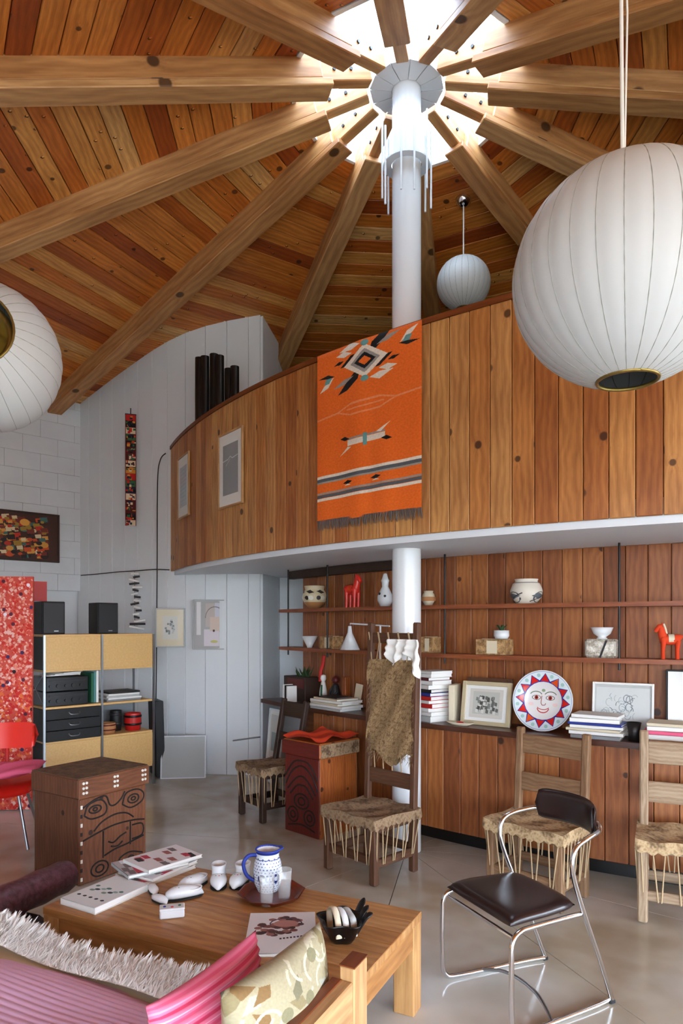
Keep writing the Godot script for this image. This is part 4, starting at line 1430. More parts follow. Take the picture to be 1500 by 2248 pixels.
func build_chrome_chair() -> void:
	var t := thing("chrome_chair", "chrome tube chair with brown vinyl seat and curved back pad in the right foreground", "chair", Vector3(0.745, 0, -2.93), deg_to_rad(-65.2))
	var r := 0.0105
	for sg: float in [-1.0, 1.0]:
		var s := S()
		# front leg, skid and seat rail in one bent tube
		tube(s, curve([Vector3(sg * 0.20, 0.012, -0.335), Vector3(sg * 0.215, 0.012, -0.22), Vector3(sg * 0.235, 0.012, 0.12), Vector3(sg * 0.24, 0.03, 0.195), Vector3(sg * 0.24, 0.10, 0.212), Vector3(sg * 0.24, 0.30, 0.212), Vector3(sg * 0.238, 0.375, 0.205), Vector3(sg * 0.232, 0.405, 0.165), Vector3(sg * 0.225, 0.41, 0.09), Vector3(sg * 0.212, 0.41, -0.17)], 5), r, 10)
		part(t, "side_frame", s, M.chrome)
		s = S()
		# rear leg running on up into the bowed back tube
		tube(s, curve([Vector3(sg * 0.205, 0.012, -0.345), Vector3(sg * 0.212, 0.22, -0.26), Vector3(sg * 0.222, 0.41, -0.175), Vector3(sg * 0.228, 0.56, -0.115), Vector3(sg * 0.232, 0.64, -0.10), Vector3(sg * 0.232, 0.695, -0.125), Vector3(sg * 0.225, 0.72, -0.19), Vector3(sg * 0.195, 0.735, -0.285), Vector3(sg * 0.12, 0.74, -0.335), Vector3(0.0, 0.74, -0.352)], 6), r, 10)
		part(t, "rear_leg", s, M.chrome)
		s = S()
		box(s, Vector3(sg * 0.205, 0.008, -0.34), Vector3(0.026, 0.016, 0.03), Basis.IDENTITY, 0.004)
		part(t, "foot", s, M.charcoal)
	var s := S()
	tube(s, curve([Vector3(-0.228, 0.014, 0.0), Vector3(-0.12, 0.05, -0.03), Vector3(0.0, 0.06, -0.04), Vector3(0.12, 0.05, -0.03), Vector3(0.228, 0.014, 0.0)], 5), 0.008, 8)
	part(t, "stretcher", s, M.steel)
	s = S()
	tube(s, [Vector3(-0.235, 0.385, 0.19), Vector3(0.235, 0.385, 0.19)], 0.008, 8)
	part(t, "front_rail", s, M.chrome)
	# seat pad, wider in front
	s = S()
	for sg: float in [1.0, -1.0]:
		grid(s, 24, 20, func(u: float, v: float) -> Vector3:
			var a := u * 2 - 1
			var b := v * 2 - 1
			var w := lerpf(0.20, 0.232, v)
			var x := a * w * sqrt(1 - 0.10 * b * b * a * a)
			var z := b * 0.19 * (1 - 0.12 * a * a if b < 0 else 1.0) + 0.012
			var k := pow(maxf(0.0, (1 - pow(absf(a), 8)) * (1 - pow(absf(b), 8))), 0.5)
			return Vector3(x, 0.440 + sg * 0.027 * k - (0.012 * (1 - b * b) * (1 - a * a) if sg > 0 else 0.0) - 0.012 * (maxf(b, 0) ** 4), z), Vector3.UP * sg)
	part(t, "seat", s, M.brown_vinyl)
	# back pad, bowed
	s = S()
	for sg: float in [1.0, -1.0]:
		grid(s, 24, 10, func(u: float, v: float) -> Vector3:
			var a := (u * 2 - 1)
			var b := v * 2 - 1
			var ang := a * 0.78
			var k := pow(maxf(0.0, (1 - pow(absf(a), 10)) * (1 - pow(absf(b), 6))), 0.5)
			var rr := 0.262 - sg * 0.014 * k
			return Vector3(sin(ang) * rr, 0.765 + b * 0.070 * pow(maxf(0.0, 1 - pow(absf(a), 12)), 0.35), -0.078 - cos(ang) * rr + (0.0)), Vector3(0, 0, sg))
	part(t, "backrest", s, M.brown_vinyl)
	for sg: float in [-1.0, 1.0]:
		s = S()
		tube(s, [Vector3(sg * 0.12, 0.738, -0.35), Vector3(sg * 0.12, 0.738, -0.318)], 0.009, 8)
		part(t, "bolt", s, M.steel)

func build_red_chair() -> void:
	var t := thing("red_shell_chair", "glossy red moulded chair with curved backrest at the left edge", "chair", Vector3(-2.50, 0, -5.0), 0.25)
	var s := S()
	for sg: float in [1.0, -1.0]:
		grid(s, 18, 10, func(u: float, v: float) -> Vector3:
			var a := u * 2 - 1
			var b := v * 2 - 1
			var k := pow(maxf(0.0, 1 - pow(absf(a), 6)), 0.25)
			return Vector3(a * 0.235, 0.755 + b * 0.095 * k, -0.20 + 0.06 * a * a - 0.02 * b + 0.005 * sg), Vector3(0, 0, sg))
	part(t, "backrest", s, M.red_shell)
	s = S()
	for sg: float in [1.0, -1.0]:
		grid(s, 18, 14, func(u: float, v: float) -> Vector3:
			var a := u * 2 - 1
			var b := v * 2 - 1
			var k := pow(maxf(0.0, 1 - pow(absf(a), 6)), 0.25)
			return Vector3(a * 0.26, 0.43 + 0.03 * a * a - 0.05 * maxf(b, 0) ** 3 + 0.006 * sg, b * 0.23 * k), Vector3(0, sg, 0))
	part(t, "seat", s, M.red_shell)
	s = S()
	tube(s, curve([Vector3(0, 0.77, -0.215), Vector3(0, 0.58, -0.23), Vector3(0, 0.44, -0.18), Vector3(0, 0.41, 0.0)], 5), 0.016, 8)
	part(t, "spine", s, M.red)
	for x: float in [-1.0, 1.0]:
		for z: float in [-1.0, 1.0]:
			s = S()
			tube(s, [Vector3(x * 0.14, 0.41, z * 0.12), Vector3(x * 0.23, 0.0, z * 0.22)], 0.011, 8)
			part(t, "leg", s, M.steel)
	s = S()
	for sg: float in [1.0, -1.0]:
		grid(s, 20, 16, func(u: float, v: float) -> Vector3:
			var a := u * 2 - 1
			var b := v * 2 - 1
			var k := pow(maxf(0.0, (1 - a * a) * (1 - b * b)), 0.4)
			return Vector3(a * 0.28, 0.505 + sg * 0.04 * k + 0.015 * sin(a * 6 + b * 5) * k + 0.02 * a, b * 0.20), Vector3(0, sg, 0))
	single("pink_cushion", "soft bright pink cushion lying on the red chair seat", "cushion", s, M.hot_pink, Vector3(-2.48, 0.03, -4.97), 0.25)

# ---------- chests ----------
func carve(t: Node3D, lines: Array, w: float, y0: float, y1: float, z: float, m: Material, rr := 0.006, turn := 0.0) -> void:
	var b := Basis.from_euler(Vector3(0, turn, 0))
	for l in lines:
		var p := []
		for q in l:
			p.append(b * Vector3((q[0] - 0.5) * w, lerpf(y0, y1, q[1]), z))
		var s := S()
		tube(s, curve(p, 4) if p.size() > 2 else p, rr, 6)
		part(t, "carved_line", s, m)

func oval(x: float, y: float, rx: float, ry: float) -> Array:
	var p := []
	for k in 13:
		p.append([x + rx * cos(TAU * k / 12), y + ry * sin(TAU * k / 12)])
	return p

func build_chests() -> void:
	var t := thing("carved_chest", "large carved wooden chest with shell-studded lid at the left", "chest", Vector3(-1.653, 0, -4.505), deg_to_rad(56.4))
	var s := S()
	box(s, Vector3(0, 0.265, 0), Vector3(0.515, 0.53, 0.465), Basis.IDENTITY, 0.006)
	part(t, "body", s, M.chest_side)
	s = S()
	box(s, Vector3(0, 0.268, 0.236), Vector3(0.505, 0.52, 0.012), Basis.IDENTITY, 0.004)
	part(t, "carved_front", s, M.chest_face)
	s = S()
	box(s, Vector3(0, 0.592, 0), Vector3(0.545, 0.126, 0.498), Basis.IDENTITY, 0.01)
	var lid := part(t, "lid", s, M.chest_side)
	s = S()
	box(s, Vector3(0, 0.655, 0), Vector3(0.535, 0.006, 0.488), Basis.IDENTITY, 0.002)
	part(lid, "lid_top", s, M.chest_lid)
	s = S()
	box(s, Vector3(0, 0.592, 0.248), Vector3(0.54, 0.12, 0.010), Basis.IDENTITY, 0.003)
	part(lid, "lid_front", s, M.chest_face)
	for g: float in [0.06, 0.5, 0.93]:
		for k in 6:
			s = S()
			var p := Vector3((g - 0.5) * 0.52 + 0.022 * (k % 2) - 0.011, 0.627 - 0.03 * (k / 2), 0.253)
			tube(s, [p, p + Vector3(0, 0, 0.006)], 0.0085, 8)
			part(lid, "shell_stud", s, M.inlay)
	var lines := [[[0.02, 0.90], [0.2, 0.97], [0.36, 0.98], [0.42, 0.86], [0.5, 0.84], [0.6, 0.9], [0.66, 0.98]],
		[[0.04, 0.80], [0.1, 0.92], [0.28, 0.95], [0.37, 0.86], [0.34, 0.76], [0.15, 0.74], [0.04, 0.80]],
		[[0.62, 0.82], [0.68, 0.95], [0.86, 0.97], [0.97, 0.90], [0.94, 0.80], [0.76, 0.75], [0.62, 0.82]],
		oval(0.80, 0.86, 0.09, 0.055), oval(0.80, 0.86, 0.035, 0.022), oval(0.2, 0.85, 0.09, 0.045), oval(0.2, 0.85, 0.03, 0.02),
		[[0.18, 0.58], [0.3, 0.67], [0.5, 0.72], [0.68, 0.70], [0.80, 0.62]], [[0.02, 0.50], [0.24, 0.55], [0.5, 0.59], [0.8, 0.58], [0.98, 0.55]],
		[[0.32, 0.55], [0.32, 0.22]], [[0.75, 0.57], [0.75, 0.28]], [[0.40, 0.40], [0.48, 0.37], [0.58, 0.42], [0.68, 0.45]], [[0.44, 0.33], [0.54, 0.31], [0.62, 0.35]],
		[[0.34, 0.24], [0.5, 0.28], [0.7, 0.30], [0.97, 0.34]], oval(0.27, 0.10, 0.13, 0.09), oval(0.27, 0.10, 0.06, 0.045), [[0.78, 0.52], [0.95, 0.50], [0.95, 0.36], [0.78, 0.34]], [[0.55, 0.02], [0.58, 0.14], [0.75, 0.18], [0.95, 0.12]], oval(0.76, 0.09, 0.05, 0.04)]
	carve(t, lines, 0.49, 0.02, 0.525, 0.243, M.groove, 0.0055)
	for k in 9:
		s = S()
		box(s, Vector3(-0.245, 0.04 + k * 0.055, 0.243), Vector3(0.012, 0.022, 0.006))
		part(t, "edge_notch", s, M.groove if k % 2 else M.inlay)
	# the red one
	t = thing("carved_chest", "tall dark red carved chest under the orange cloth beside the tall chair", "chest", Vector3(-0.158, 0, -5.33), deg_to_rad(45.7))
	s = S()
	box(s, Vector3(0, 0.30, 0), Vector3(0.40, 0.60, 0.385), Basis.IDENTITY, 0.006)
	part(t, "body", s, M.chest_tan)
	s = S()
	box(s, Vector3(-0.202, 0.30, 0), Vector3(0.012, 0.59, 0.38), Basis.IDENTITY, 0.004)
	part(t, "carved_front", s, M.chest_red)
	s = S()
	box(s, Vector3(0, 0.655, 0), Vector3(0.44, 0.115, 0.42), Basis.IDENTITY, 0.012)
	var l2 := part(t, "lid", s, M.chest_tan)
	s = S()
	box(s, Vector3(0.0, 0.655, 0.212), Vector3(0.41, 0.10, 0.006))
	part(l2, "lid_strip", s, M.hide_dark)
	s = S()
	box(s, Vector3(-0.222, 0.655, 0.0), Vector3(0.006, 0.105, 0.41))
	part(l2, "lid_strip", s, M.chest_red)
	lines = [[[0.02, 0.62], [0.2, 0.80], [0.5, 0.90], [0.8, 0.80], [0.98, 0.60]], [[0.08, 0.56], [0.3, 0.70], [0.5, 0.76], [0.7, 0.70], [0.92, 0.54]], [[0.02, 0.74], [0.25, 0.93], [0.5, 0.97], [0.75, 0.93], [0.98, 0.74]],
		[[0.16, 0.50], [0.35, 0.62], [0.5, 0.64], [0.65, 0.62], [0.85, 0.48]], oval(0.5, 0.42, 0.22, 0.10), oval(0.5, 0.42, 0.10, 0.05), oval(0.24, 0.22, 0.16, 0.10), oval(0.24, 0.22, 0.07, 0.045), oval(0.74, 0.22, 0.16, 0.10), oval(0.74, 0.22, 0.07, 0.045), [[0.1, 0.06], [0.4, 0.10], [0.6, 0.10], [0.9, 0.05]]]
	carve(t, lines, 0.37, 0.02, 0.58, 0.208, M.groove, 0.007, -PI / 2)
	s = S()
	for sg: float in [1.0, -1.0]:
		grid(s, 22, 18, func(u: float, v: float) -> Vector3:
			var a := u * 2 - 1
			var b := v * 2 - 1
			var fall := maxf(0, absf(b) - 0.86) * 0.5 + maxf(0, absf(a) - 0.9) * 0.4
			return Vector3(a * 0.215, 0.722 + 0.012 * (1 + sin(a * 5 + b * 3)) + 0.018 * maxf(0, sin(a * 3.2 - b * 4.0)) - fall * 0.0 + 0.002 * sg, b * 0.205), Vector3.UP * sg)
	single("orange_cloth", "rumpled bright orange cloth lying on the red carved chest", "cloth", s, M.orange_cloth, Vector3(-0.158, 0, -5.33), deg_to_rad(45.7))

# ---------- coffee table and sofa ----------
func build_table() -> void:
	var t := thing("coffee_table", "low rectangular wooden coffee table with square legs in the foreground", "table", Vector3(-0.467, 0, -2.878), deg_to_rad(-26.2))
	var L := 1.46
	var D := 0.67
	for k in 6:
		var s := S()
		box(s, Vector3(0, 0.384, (k - 2.5) * D / 6), Vector3(L, 0.032, D / 6 - 0.0015), Basis.IDENTITY, 0.0025)
		part(t, "top_plank", s, M["table%d" % [0, 2, 1, 0, 2, 1][k]])
	for x: float in [-1.0, 1.0]:
		for z: float in [-1.0, 1.0]:
			var s := S()
			box(s, Vector3(x * (L / 2 - 0.047), 0.184, z * (D / 2 - 0.047)), Vector3(0.09, 0.368, 0.09), Basis.IDENTITY, 0.004)
			part(t, "leg", s, M.table2)
	for z: float in [-1.0, 1.0]:
		var s := S()
		box(s, Vector3(0, 0.323, z * (D / 2 - 0.016)), Vector3(L - 0.186, 0.09, 0.024), Basis.IDENTITY, 0.002)
		part(t, "apron", s, M.table1)
		s = S()
		box(s, Vector3(z * (L / 2 - 0.016), 0.323, 0), Vector3(0.024, 0.09, D - 0.186), Basis.IDENTITY, 0.002)
		part(t, "apron", s, M.table1)

func pillow_image() -> Image:
	rng.seed = 77
	var im := canvas(256, 256, C(0.66, 0.62, 0.50))
	for k in 60:
		var x := rng.randf()
		var y := rng.randf()
		var a := rng.randf() * TAU
		var c := [C(0.55, 0.50, 0.36), C(0.62, 0.58, 0.47), C(0.52, 0.40, 0.24), C(0.66, 0.66, 0.60), C(0.48, 0.46, 0.36)][k % 5] as Color
		var d := Vector2(cos(a), sin(a)) * 0.09
		var n := Vector2(-d.y, d.x) * 0.55
		ipoly(im, [Vector2(x, y) - d, Vector2(x, y) - d * 0.3 + n, Vector2(x, y) + d, Vector2(x, y) - d * 0.3 - n], c)
	for k in 26:
		iarc(im, rng.randf(), rng.randf(), 0.10, 0.10, rng.randf() * 180, rng.randf() * 180 + 160, 0.022, C(0.78, 0.75, 0.65))
	for k in 5:
		icirc(im, rng.randf(), rng.randf(), 0.05, 0.05, C(0.52, 0.50, 0.38))
	return speck(im, 0.06)

func build_sofa() -> void:
	var th := deg_to_rad(-26.2)
	var p0 := Vector3(0.055, 0, -2.03)
	var t := thing("sofa", "wooden-framed sofa under pink blanket in the bottom left foreground", "sofa", p0, th)
	var s := S()
	box(s, Vector3(-0.87, 0.33, 0.50), Vector3(1.62, 0.16, 0.86), Basis.IDENTITY, 0.04)
	part(t, "seat_cushion", s, M.cream)
	s = S()
	box(s, Vector3(-0.87, 0.215, 0.50), Vector3(1.68, 0.06, 0.92), Basis.IDENTITY, 0.005)
	part(t, "frame", s, M.oak)
	for x: float in [0.0, -1.74]:
		for z: float in [0.045, 0.92]:
			s = S()
			box(s, Vector3(x, 0.31, z), Vector3(0.048, 0.62, 0.09), Basis.IDENTITY, 0.004)
			part(t, "arm_post", s, M.oak)
		s = S()
		box(s, Vector3(x, 0.525, 0.48), Vector3(0.040, 0.115, 0.78), Basis.IDENTITY, 0.004)
		part(t, "arm_board", s, M.oak)
		s = S()
		box(s, Vector3(x - 0.03, 0.575, 0.48), Vector3(0.035, 0.02, 0.78), Basis.IDENTITY, 0.003)
		part(t, "arm_ledge", s, M.rail_wood)
	s = S()
	box(s, Vector3(0.0, 0.622, 0.045), Vector3(0.05, 0.004, 0.092))
	part(t, "post_cap", s, M.rail_wood)
	# ribbed pink blanket
	var X := t.transform
	s = S()
	grid(s, 50, 330, func(u: float, v: float) -> Vector3:
		var x := lerpf(-1.70, -0.30, u)
		var e := 0.10 + 0.04 * sin((x + 2.2) * 2.6) + 0.09 * u
		var z := lerpf(e, 0.98, v)
		var y := 0.435 + 0.075 * sin(minf(v * 1.35, 1.0) * PI * 0.5) * (0.75 + 0.25 * sin(x * 2.2 + 1.0)) - 0.05 * pow(1 - v, 8.0)
		var w := v * 62 + 1.6 * sin(x * 2.4) + 2.5 * (x + 1.0) * (x + 1.0)
		return Vector3(x, y + 0.0035 * absf(sin(w * PI * 0.5)) + 0.008 * sin(x * 5 + v * 6), z), Vector3.UP)
	single("pink_blanket", "pink ribbed blanket spread over the sofa in the bottom left corner", "blanket", s, M.pink, p0, th)
	# sheepskin
	var sk := thing("sheepskin", "shaggy white sheepskin along the sofa's front edge", "sheepskin", p0, th)
	var surf := func(u: float, v: float) -> Vector3:
		var x := lerpf(-1.70, -0.32, u)
		var z := lerpf(0.02 + 0.02 * sin(x * 5), 0.15 + 0.06 * u, v)
		return Vector3(x, 0.395 + 0.035 * sin(minf(1.0, v * 2.5) * PI / 2) + 0.012 * sin(x * 7), z)
	s = S()
	grid(s, 40, 10, surf, Vector3.UP)
	part(sk, "skin", s, M.fleece)
	s = S()
	rng.seed = 31
	s.set_smooth_group(-1)
	for k in 14000:
		var v := pow(rng.randf(), 1.6)
		var p: Vector3 = surf.call(rng.randf(), v)
		var d := Vector3(rng.randf_range(-0.025, 0.025), rng.randf_range(0.004, 0.026), rng.randf_range(-0.05, -0.005))
		var w := Vector3(rng.randf_range(-1, 1), 0.3, rng.randf_range(-1, 1)).normalized() * 0.0035
		face(s, [p - w, p + w, p + d], [Vector2.ZERO, Vector2.ZERO, Vector2.ZERO], Vector3(0, 0, -1))
	for k in 420:
		var p: Vector3 = surf.call(rng.randf(), pow(rng.randf(), 2.0) * 0.5)
		var d := Vector3(rng.randf_range(-0.03, 0.03), rng.randf_range(0.008, 0.045), rng.randf_range(-0.06, -0.02))
		for q in 6:
			var w := Vector3(rng.randf_range(-1, 1), 0.4, rng.randf_range(-1, 1)).normalized() * 0.007
			var e := Vector3(rng.randf_range(-0.006, 0.006), rng.randf_range(-0.004, 0.004), 0)
			face(s, [p - w, p + w, p + d + e], [Vector2.ZERO, Vector2.ZERO, Vector2.ZERO], Vector3(0, 0, -1))
	part(sk, "fleece", s, M.fleece).set_meta("kind", "stuff")
	# cushions against the arm
	s = S()
	pillow(s, 0.50, 0.36, 0.15, 24)
	var c := single("patterned_cushion", "beige leaf-patterned cushion leaning on the sofa's wooden arm", "cushion", s, pic_mat("leaf_pattern", pillow_image(), 0.85))
	c.transform = X * Transform3D(Basis.from_euler(Vector3(0, PI / 2, 0)) * Basis.from_euler(Vector3(-0.15, 0, -0.05)), Vector3(-0.105, 0.53, 0.27))
	s = S()
	pillow(s, 0.36, 0.50, 0.12, 24, 0.006, 14)
	var im := canvas(256, 16, C(0.90, 0.46, 0.58))
	for k in 28:
		im.fill_rect(Rect2i(int(k * 9.14), 0, 4, 16), [C(0.95, 0.68, 0.76), C(0.82, 0.25, 0.40), C(0.94, 0.60, 0.70), C(0.88, 0.36, 0.50)][k % 4])
	c = single("ribbed_cushion", "ribbed pink cushion standing left of the patterned cushion", "cushion", s, pic_mat("pink_stripes", im, 0.9))
	c.transform = X * Transform3D(Basis.from_euler(Vector3(0, PI / 2 + 0.05, 0)) * Basis.from_euler(Vector3(-0.18, 0, -0.05)) * Basis.from_euler(Vector3(0, 0, PI / 2)), Vector3(-0.25, 0.515, 0.37))
	# leather lounger at the far left
	t = thing("leather_daybed", "low dark leather daybed cut by the left edge behind the coffee table", "daybed", Vector3(-1.66, 0, -3.02), deg_to_rad(67.7))
	s = S()
	box(s, Vector3(-0.1, 0.20, 0.02), Vector3(0.72, 0.11, 0.40), Basis.IDENTITY, 0.03)
	part(t, "pad", s, M.leather)
	for x: float in [-0.45, 0.25]:
		for z: float in [-0.14, 0.16]:
			s = S()
			box(s, Vector3(x, 0.072, z), Vector3(0.045, 0.145, 0.045), Basis.IDENTITY, 0.004)
			part(t, "leg", s, M.oak)
	s = S()
	var pts := []
	var rs := []
	for k in 17:
		var f := k / 16.0
		pts.append(Vector3(-0.38 + f * 0.76, 0.0, 0.0))
		rs.append(0.079 * (1.0 if k > 0 and k < 16 else 0.85) + 0.003 * sin(k * 1.7))
	tube(s, pts, rs, 20)
	single("bolster", "dark purple-brown leather bolster roll on the daybed", "bolster", s, M.bolster, Vector3(-1.52, 0.340, -3.085), deg_to_rad(67.7))
	s = S()
	grid(s, 12, 12, func(u: float, v: float) -> Vector3:
		var a := lerpf(-0.2, 1.5, v)
		return Vector3(-0.30 + u * 0.22 * (1 - 0.6 * v), 0.340 + 0.086 * cos(a), 0.086 * sin(a)), Vector3(0, 1, 1))
	single("pale_cloth", "small pale blue-grey cloth draped over the leather bolster", "cloth", s, M.paper_grey, Vector3(-1.52, 0, -3.085), deg_to_rad(67.7))

# ---------- small things ----------
func book(called: String, label: String, cat: String, pos: Vector3, turn: float, w: float, d: float, h: float, cover: Material, group := "", spine_out := true, top: Material = null) -> Node3D:
	# lies flat, spine at +z
	var t := thing(called, label, cat, pos, turn, group)
	var s := S()
	box(s, Vector3(0, h / 2, -0.002), Vector3(w - 0.008, h - 0.006, d - 0.008))
	part(t, "pages", s, M.paper)
	s = S()
	box(s, Vector3(0, 0.0015, 0), Vector3(w, 0.003, d))
	box(s, Vector3(0, h - 0.0015, 0), Vector3(w, 0.003, d))
	if spine_out:
		box(s, Vector3(0, h / 2, d / 2 - 0.0015), Vector3(w, h, 0.003))
	part(t, "cover", s, cover)
	if top:
		s = S()
		plate(s, Vector3(0, h + 0.0004, 0), w * 0.985, d * 0.985, 0.0006, Basis(Vector3.RIGHT, Vector3(0, 0, -1), Vector3.UP))
		part(t, "cover_print", s, top)
	return t

func stack(where: String, pos: Vector3, turn: float, items: Array, group: String, called := "book") -> void:
	# items from the bottom: [w, d, h, material]
	var y := pos.y
	for i in items.size():
		var e: Array = items[i]
		var k := items.size() - 1 - i
		var word = "bottom" if i == 0 else ORD[k]
		book(called, "%s %s of the stack %s" % [word, called, where], called, Vector3(pos.x, y, pos.z) + Vector3(sin(i * 2.3) * 0.008, 0, cos(i * 1.7) * 0.006), turn + 0.07 * sin(i * 2.9), e[0], e[1], e[2], e[3], group)
		y += e[2] + 0.0005

func vessel(t: Node3D, prof: Array, m: Material, n := 28, called := "body") -> void:
	var s := S()
	lathe(s, prof, n)
	part(t, called, s, m)

func horse(t: Node3D, h: float, m: Material, trim: Material) -> void:
	# carved toy horse facing +x
	var k := h / 0.29
	var s := S()
	tube(s, curve([Vector3(-0.075, 0.155, 0), Vector3(-0.06, 0.16, 0), Vector3(0, 0.155, 0), Vector3(0.05, 0.16, 0), Vector3(0.072, 0.165, 0)], 3).map(func(p: Vector3) -> Vector3: return p * k), [0.028 * k, 0.036 * k, 0.040 * k, 0.042 * k, 0.042 * k, 0.041 * k, 0.040 * k, 0.040 * k, 0.041 * k, 0.041 * k, 0.038 * k, 0.034 * k, 0.022 * k], 12)
	tube(s, [Vector3(0.045, 0.165, 0) * k, Vector3(0.062, 0.21, 0) * k, Vector3(0.07, 0.255, 0) * k], [0.036 * k, 0.030 * k, 0.024 * k], 12)
	tube(s, [Vector3(0.058, 0.268, 0) * k, Vector3(0.075, 0.262, 0) * k, Vector3(0.10, 0.235, 0) * k, Vector3(0.112, 0.222, 0) * k], [0.016 * k, 0.024 * k, 0.019 * k, 0.013 * k], 10)
	part(t, "body", s, m)
	for x: float in [-0.055, 0.05]:
		for z: float in [-0.022, 0.022]:
			s = S()
			tube(s, [Vector3(x, 0.15, z) * k, Vector3(x + 0.004, 0.07, z * 1.05) * k, Vector3(x + 0.002, 0.0, z * 1.1) * k], [0.022 * k, 0.014 * k, 0.015 * k], 8)
			part(t, "leg", s, m)
	for z: float in [-0.011, 0.011]:
		s = S()
		tube(s, [Vector3(0.058, 0.272, z) * k, Vector3(0.060, 0.296, z) * k], [0.008 * k, 0.002 * k], 6)
		part(t, "ear", s, m)
	s = S()
	tube(s, [Vector3(-0.03, 0.162, 0) * k, Vector3(0.012, 0.160, 0) * k], 0.0425 * k, 12)
	part(t, "saddle", s, trim)
	s = S()
	tube(s, curve([Vector3(0.05, 0.285, 0) * k, Vector3(0.036, 0.25, 0) * k, Vector3(0.026, 0.205, 0) * k], 3), 0.009 * k, 6)
	part(t, "mane", s, trim)

func shoe(t: Node3D, l: float, boot: bool, m: Material) -> void:
	# little ceramic shoe, toe at +z
	var s := S()
	var w := l * (0.26 if boot else 0.21)
	var pts := []
	var rs := []
	for i in 13:
		var f := i / 12.0
		var z := lerpf(-0.5, 0.5, f)
		var r := w * sqrt(maxf(0.02, 1 - pow(absf(f * 2 - 1), 2.6))) * (0.85 + 0.25 * f)
		pts.append(Vector3(0, r * 0.72 + 0.006, z * l))
		rs.append(r)
	tube(s, pts, rs, 14, true, 0.75)
	part(t, "upper", s, m)
	s = S()
	for i in pts.size():
		pts[i] = Vector3(pts[i].x, 0.005, pts[i].z)
	tube(s, pts, rs.map(func(r: float) -> float: return r * 0.98), 12, true, 0.16)
	part(t, "sole", s, M.soft_black)
	s = S()
	var hh := l * (0.62 if boot else 0.26)
	var y0 := w * 0.7
	lathe(s, [Vector2(w * 0.8, y0), Vector2(w * 0.82, hh * 0.8), Vector2(w * 0.9, hh), Vector2(w * 0.78, hh), Vector2(w * 0.66, hh * 0.8), Vector2(w * 0.6, y0 * 1.1), Vector2(0, y0)], 16, Transform3D(Basis.from_scale(Vector3(1, 1, 1.3)), Vector3(0, 0, -l * 0.22)))
	part(t, "collar", s, m)
	for k in 5:
		s = S()
		var a := TAU * k / 5.0
		var c := Vector3(cos(a) * w * 0.3, w * 1.45 + 0.004, l * 0.16 + sin(a) * w * 0.3)
		box(s, c - Vector3.UP * w * 0.12, Vector3(w * 0.3, w * 0.25, w * 0.3), Basis.from_euler(Vector3(0, a, 0)), w * 0.08)
		part(t, "painted_flower", s, [M.green, M.red, M.teal, M.leaf, M.blue][k])

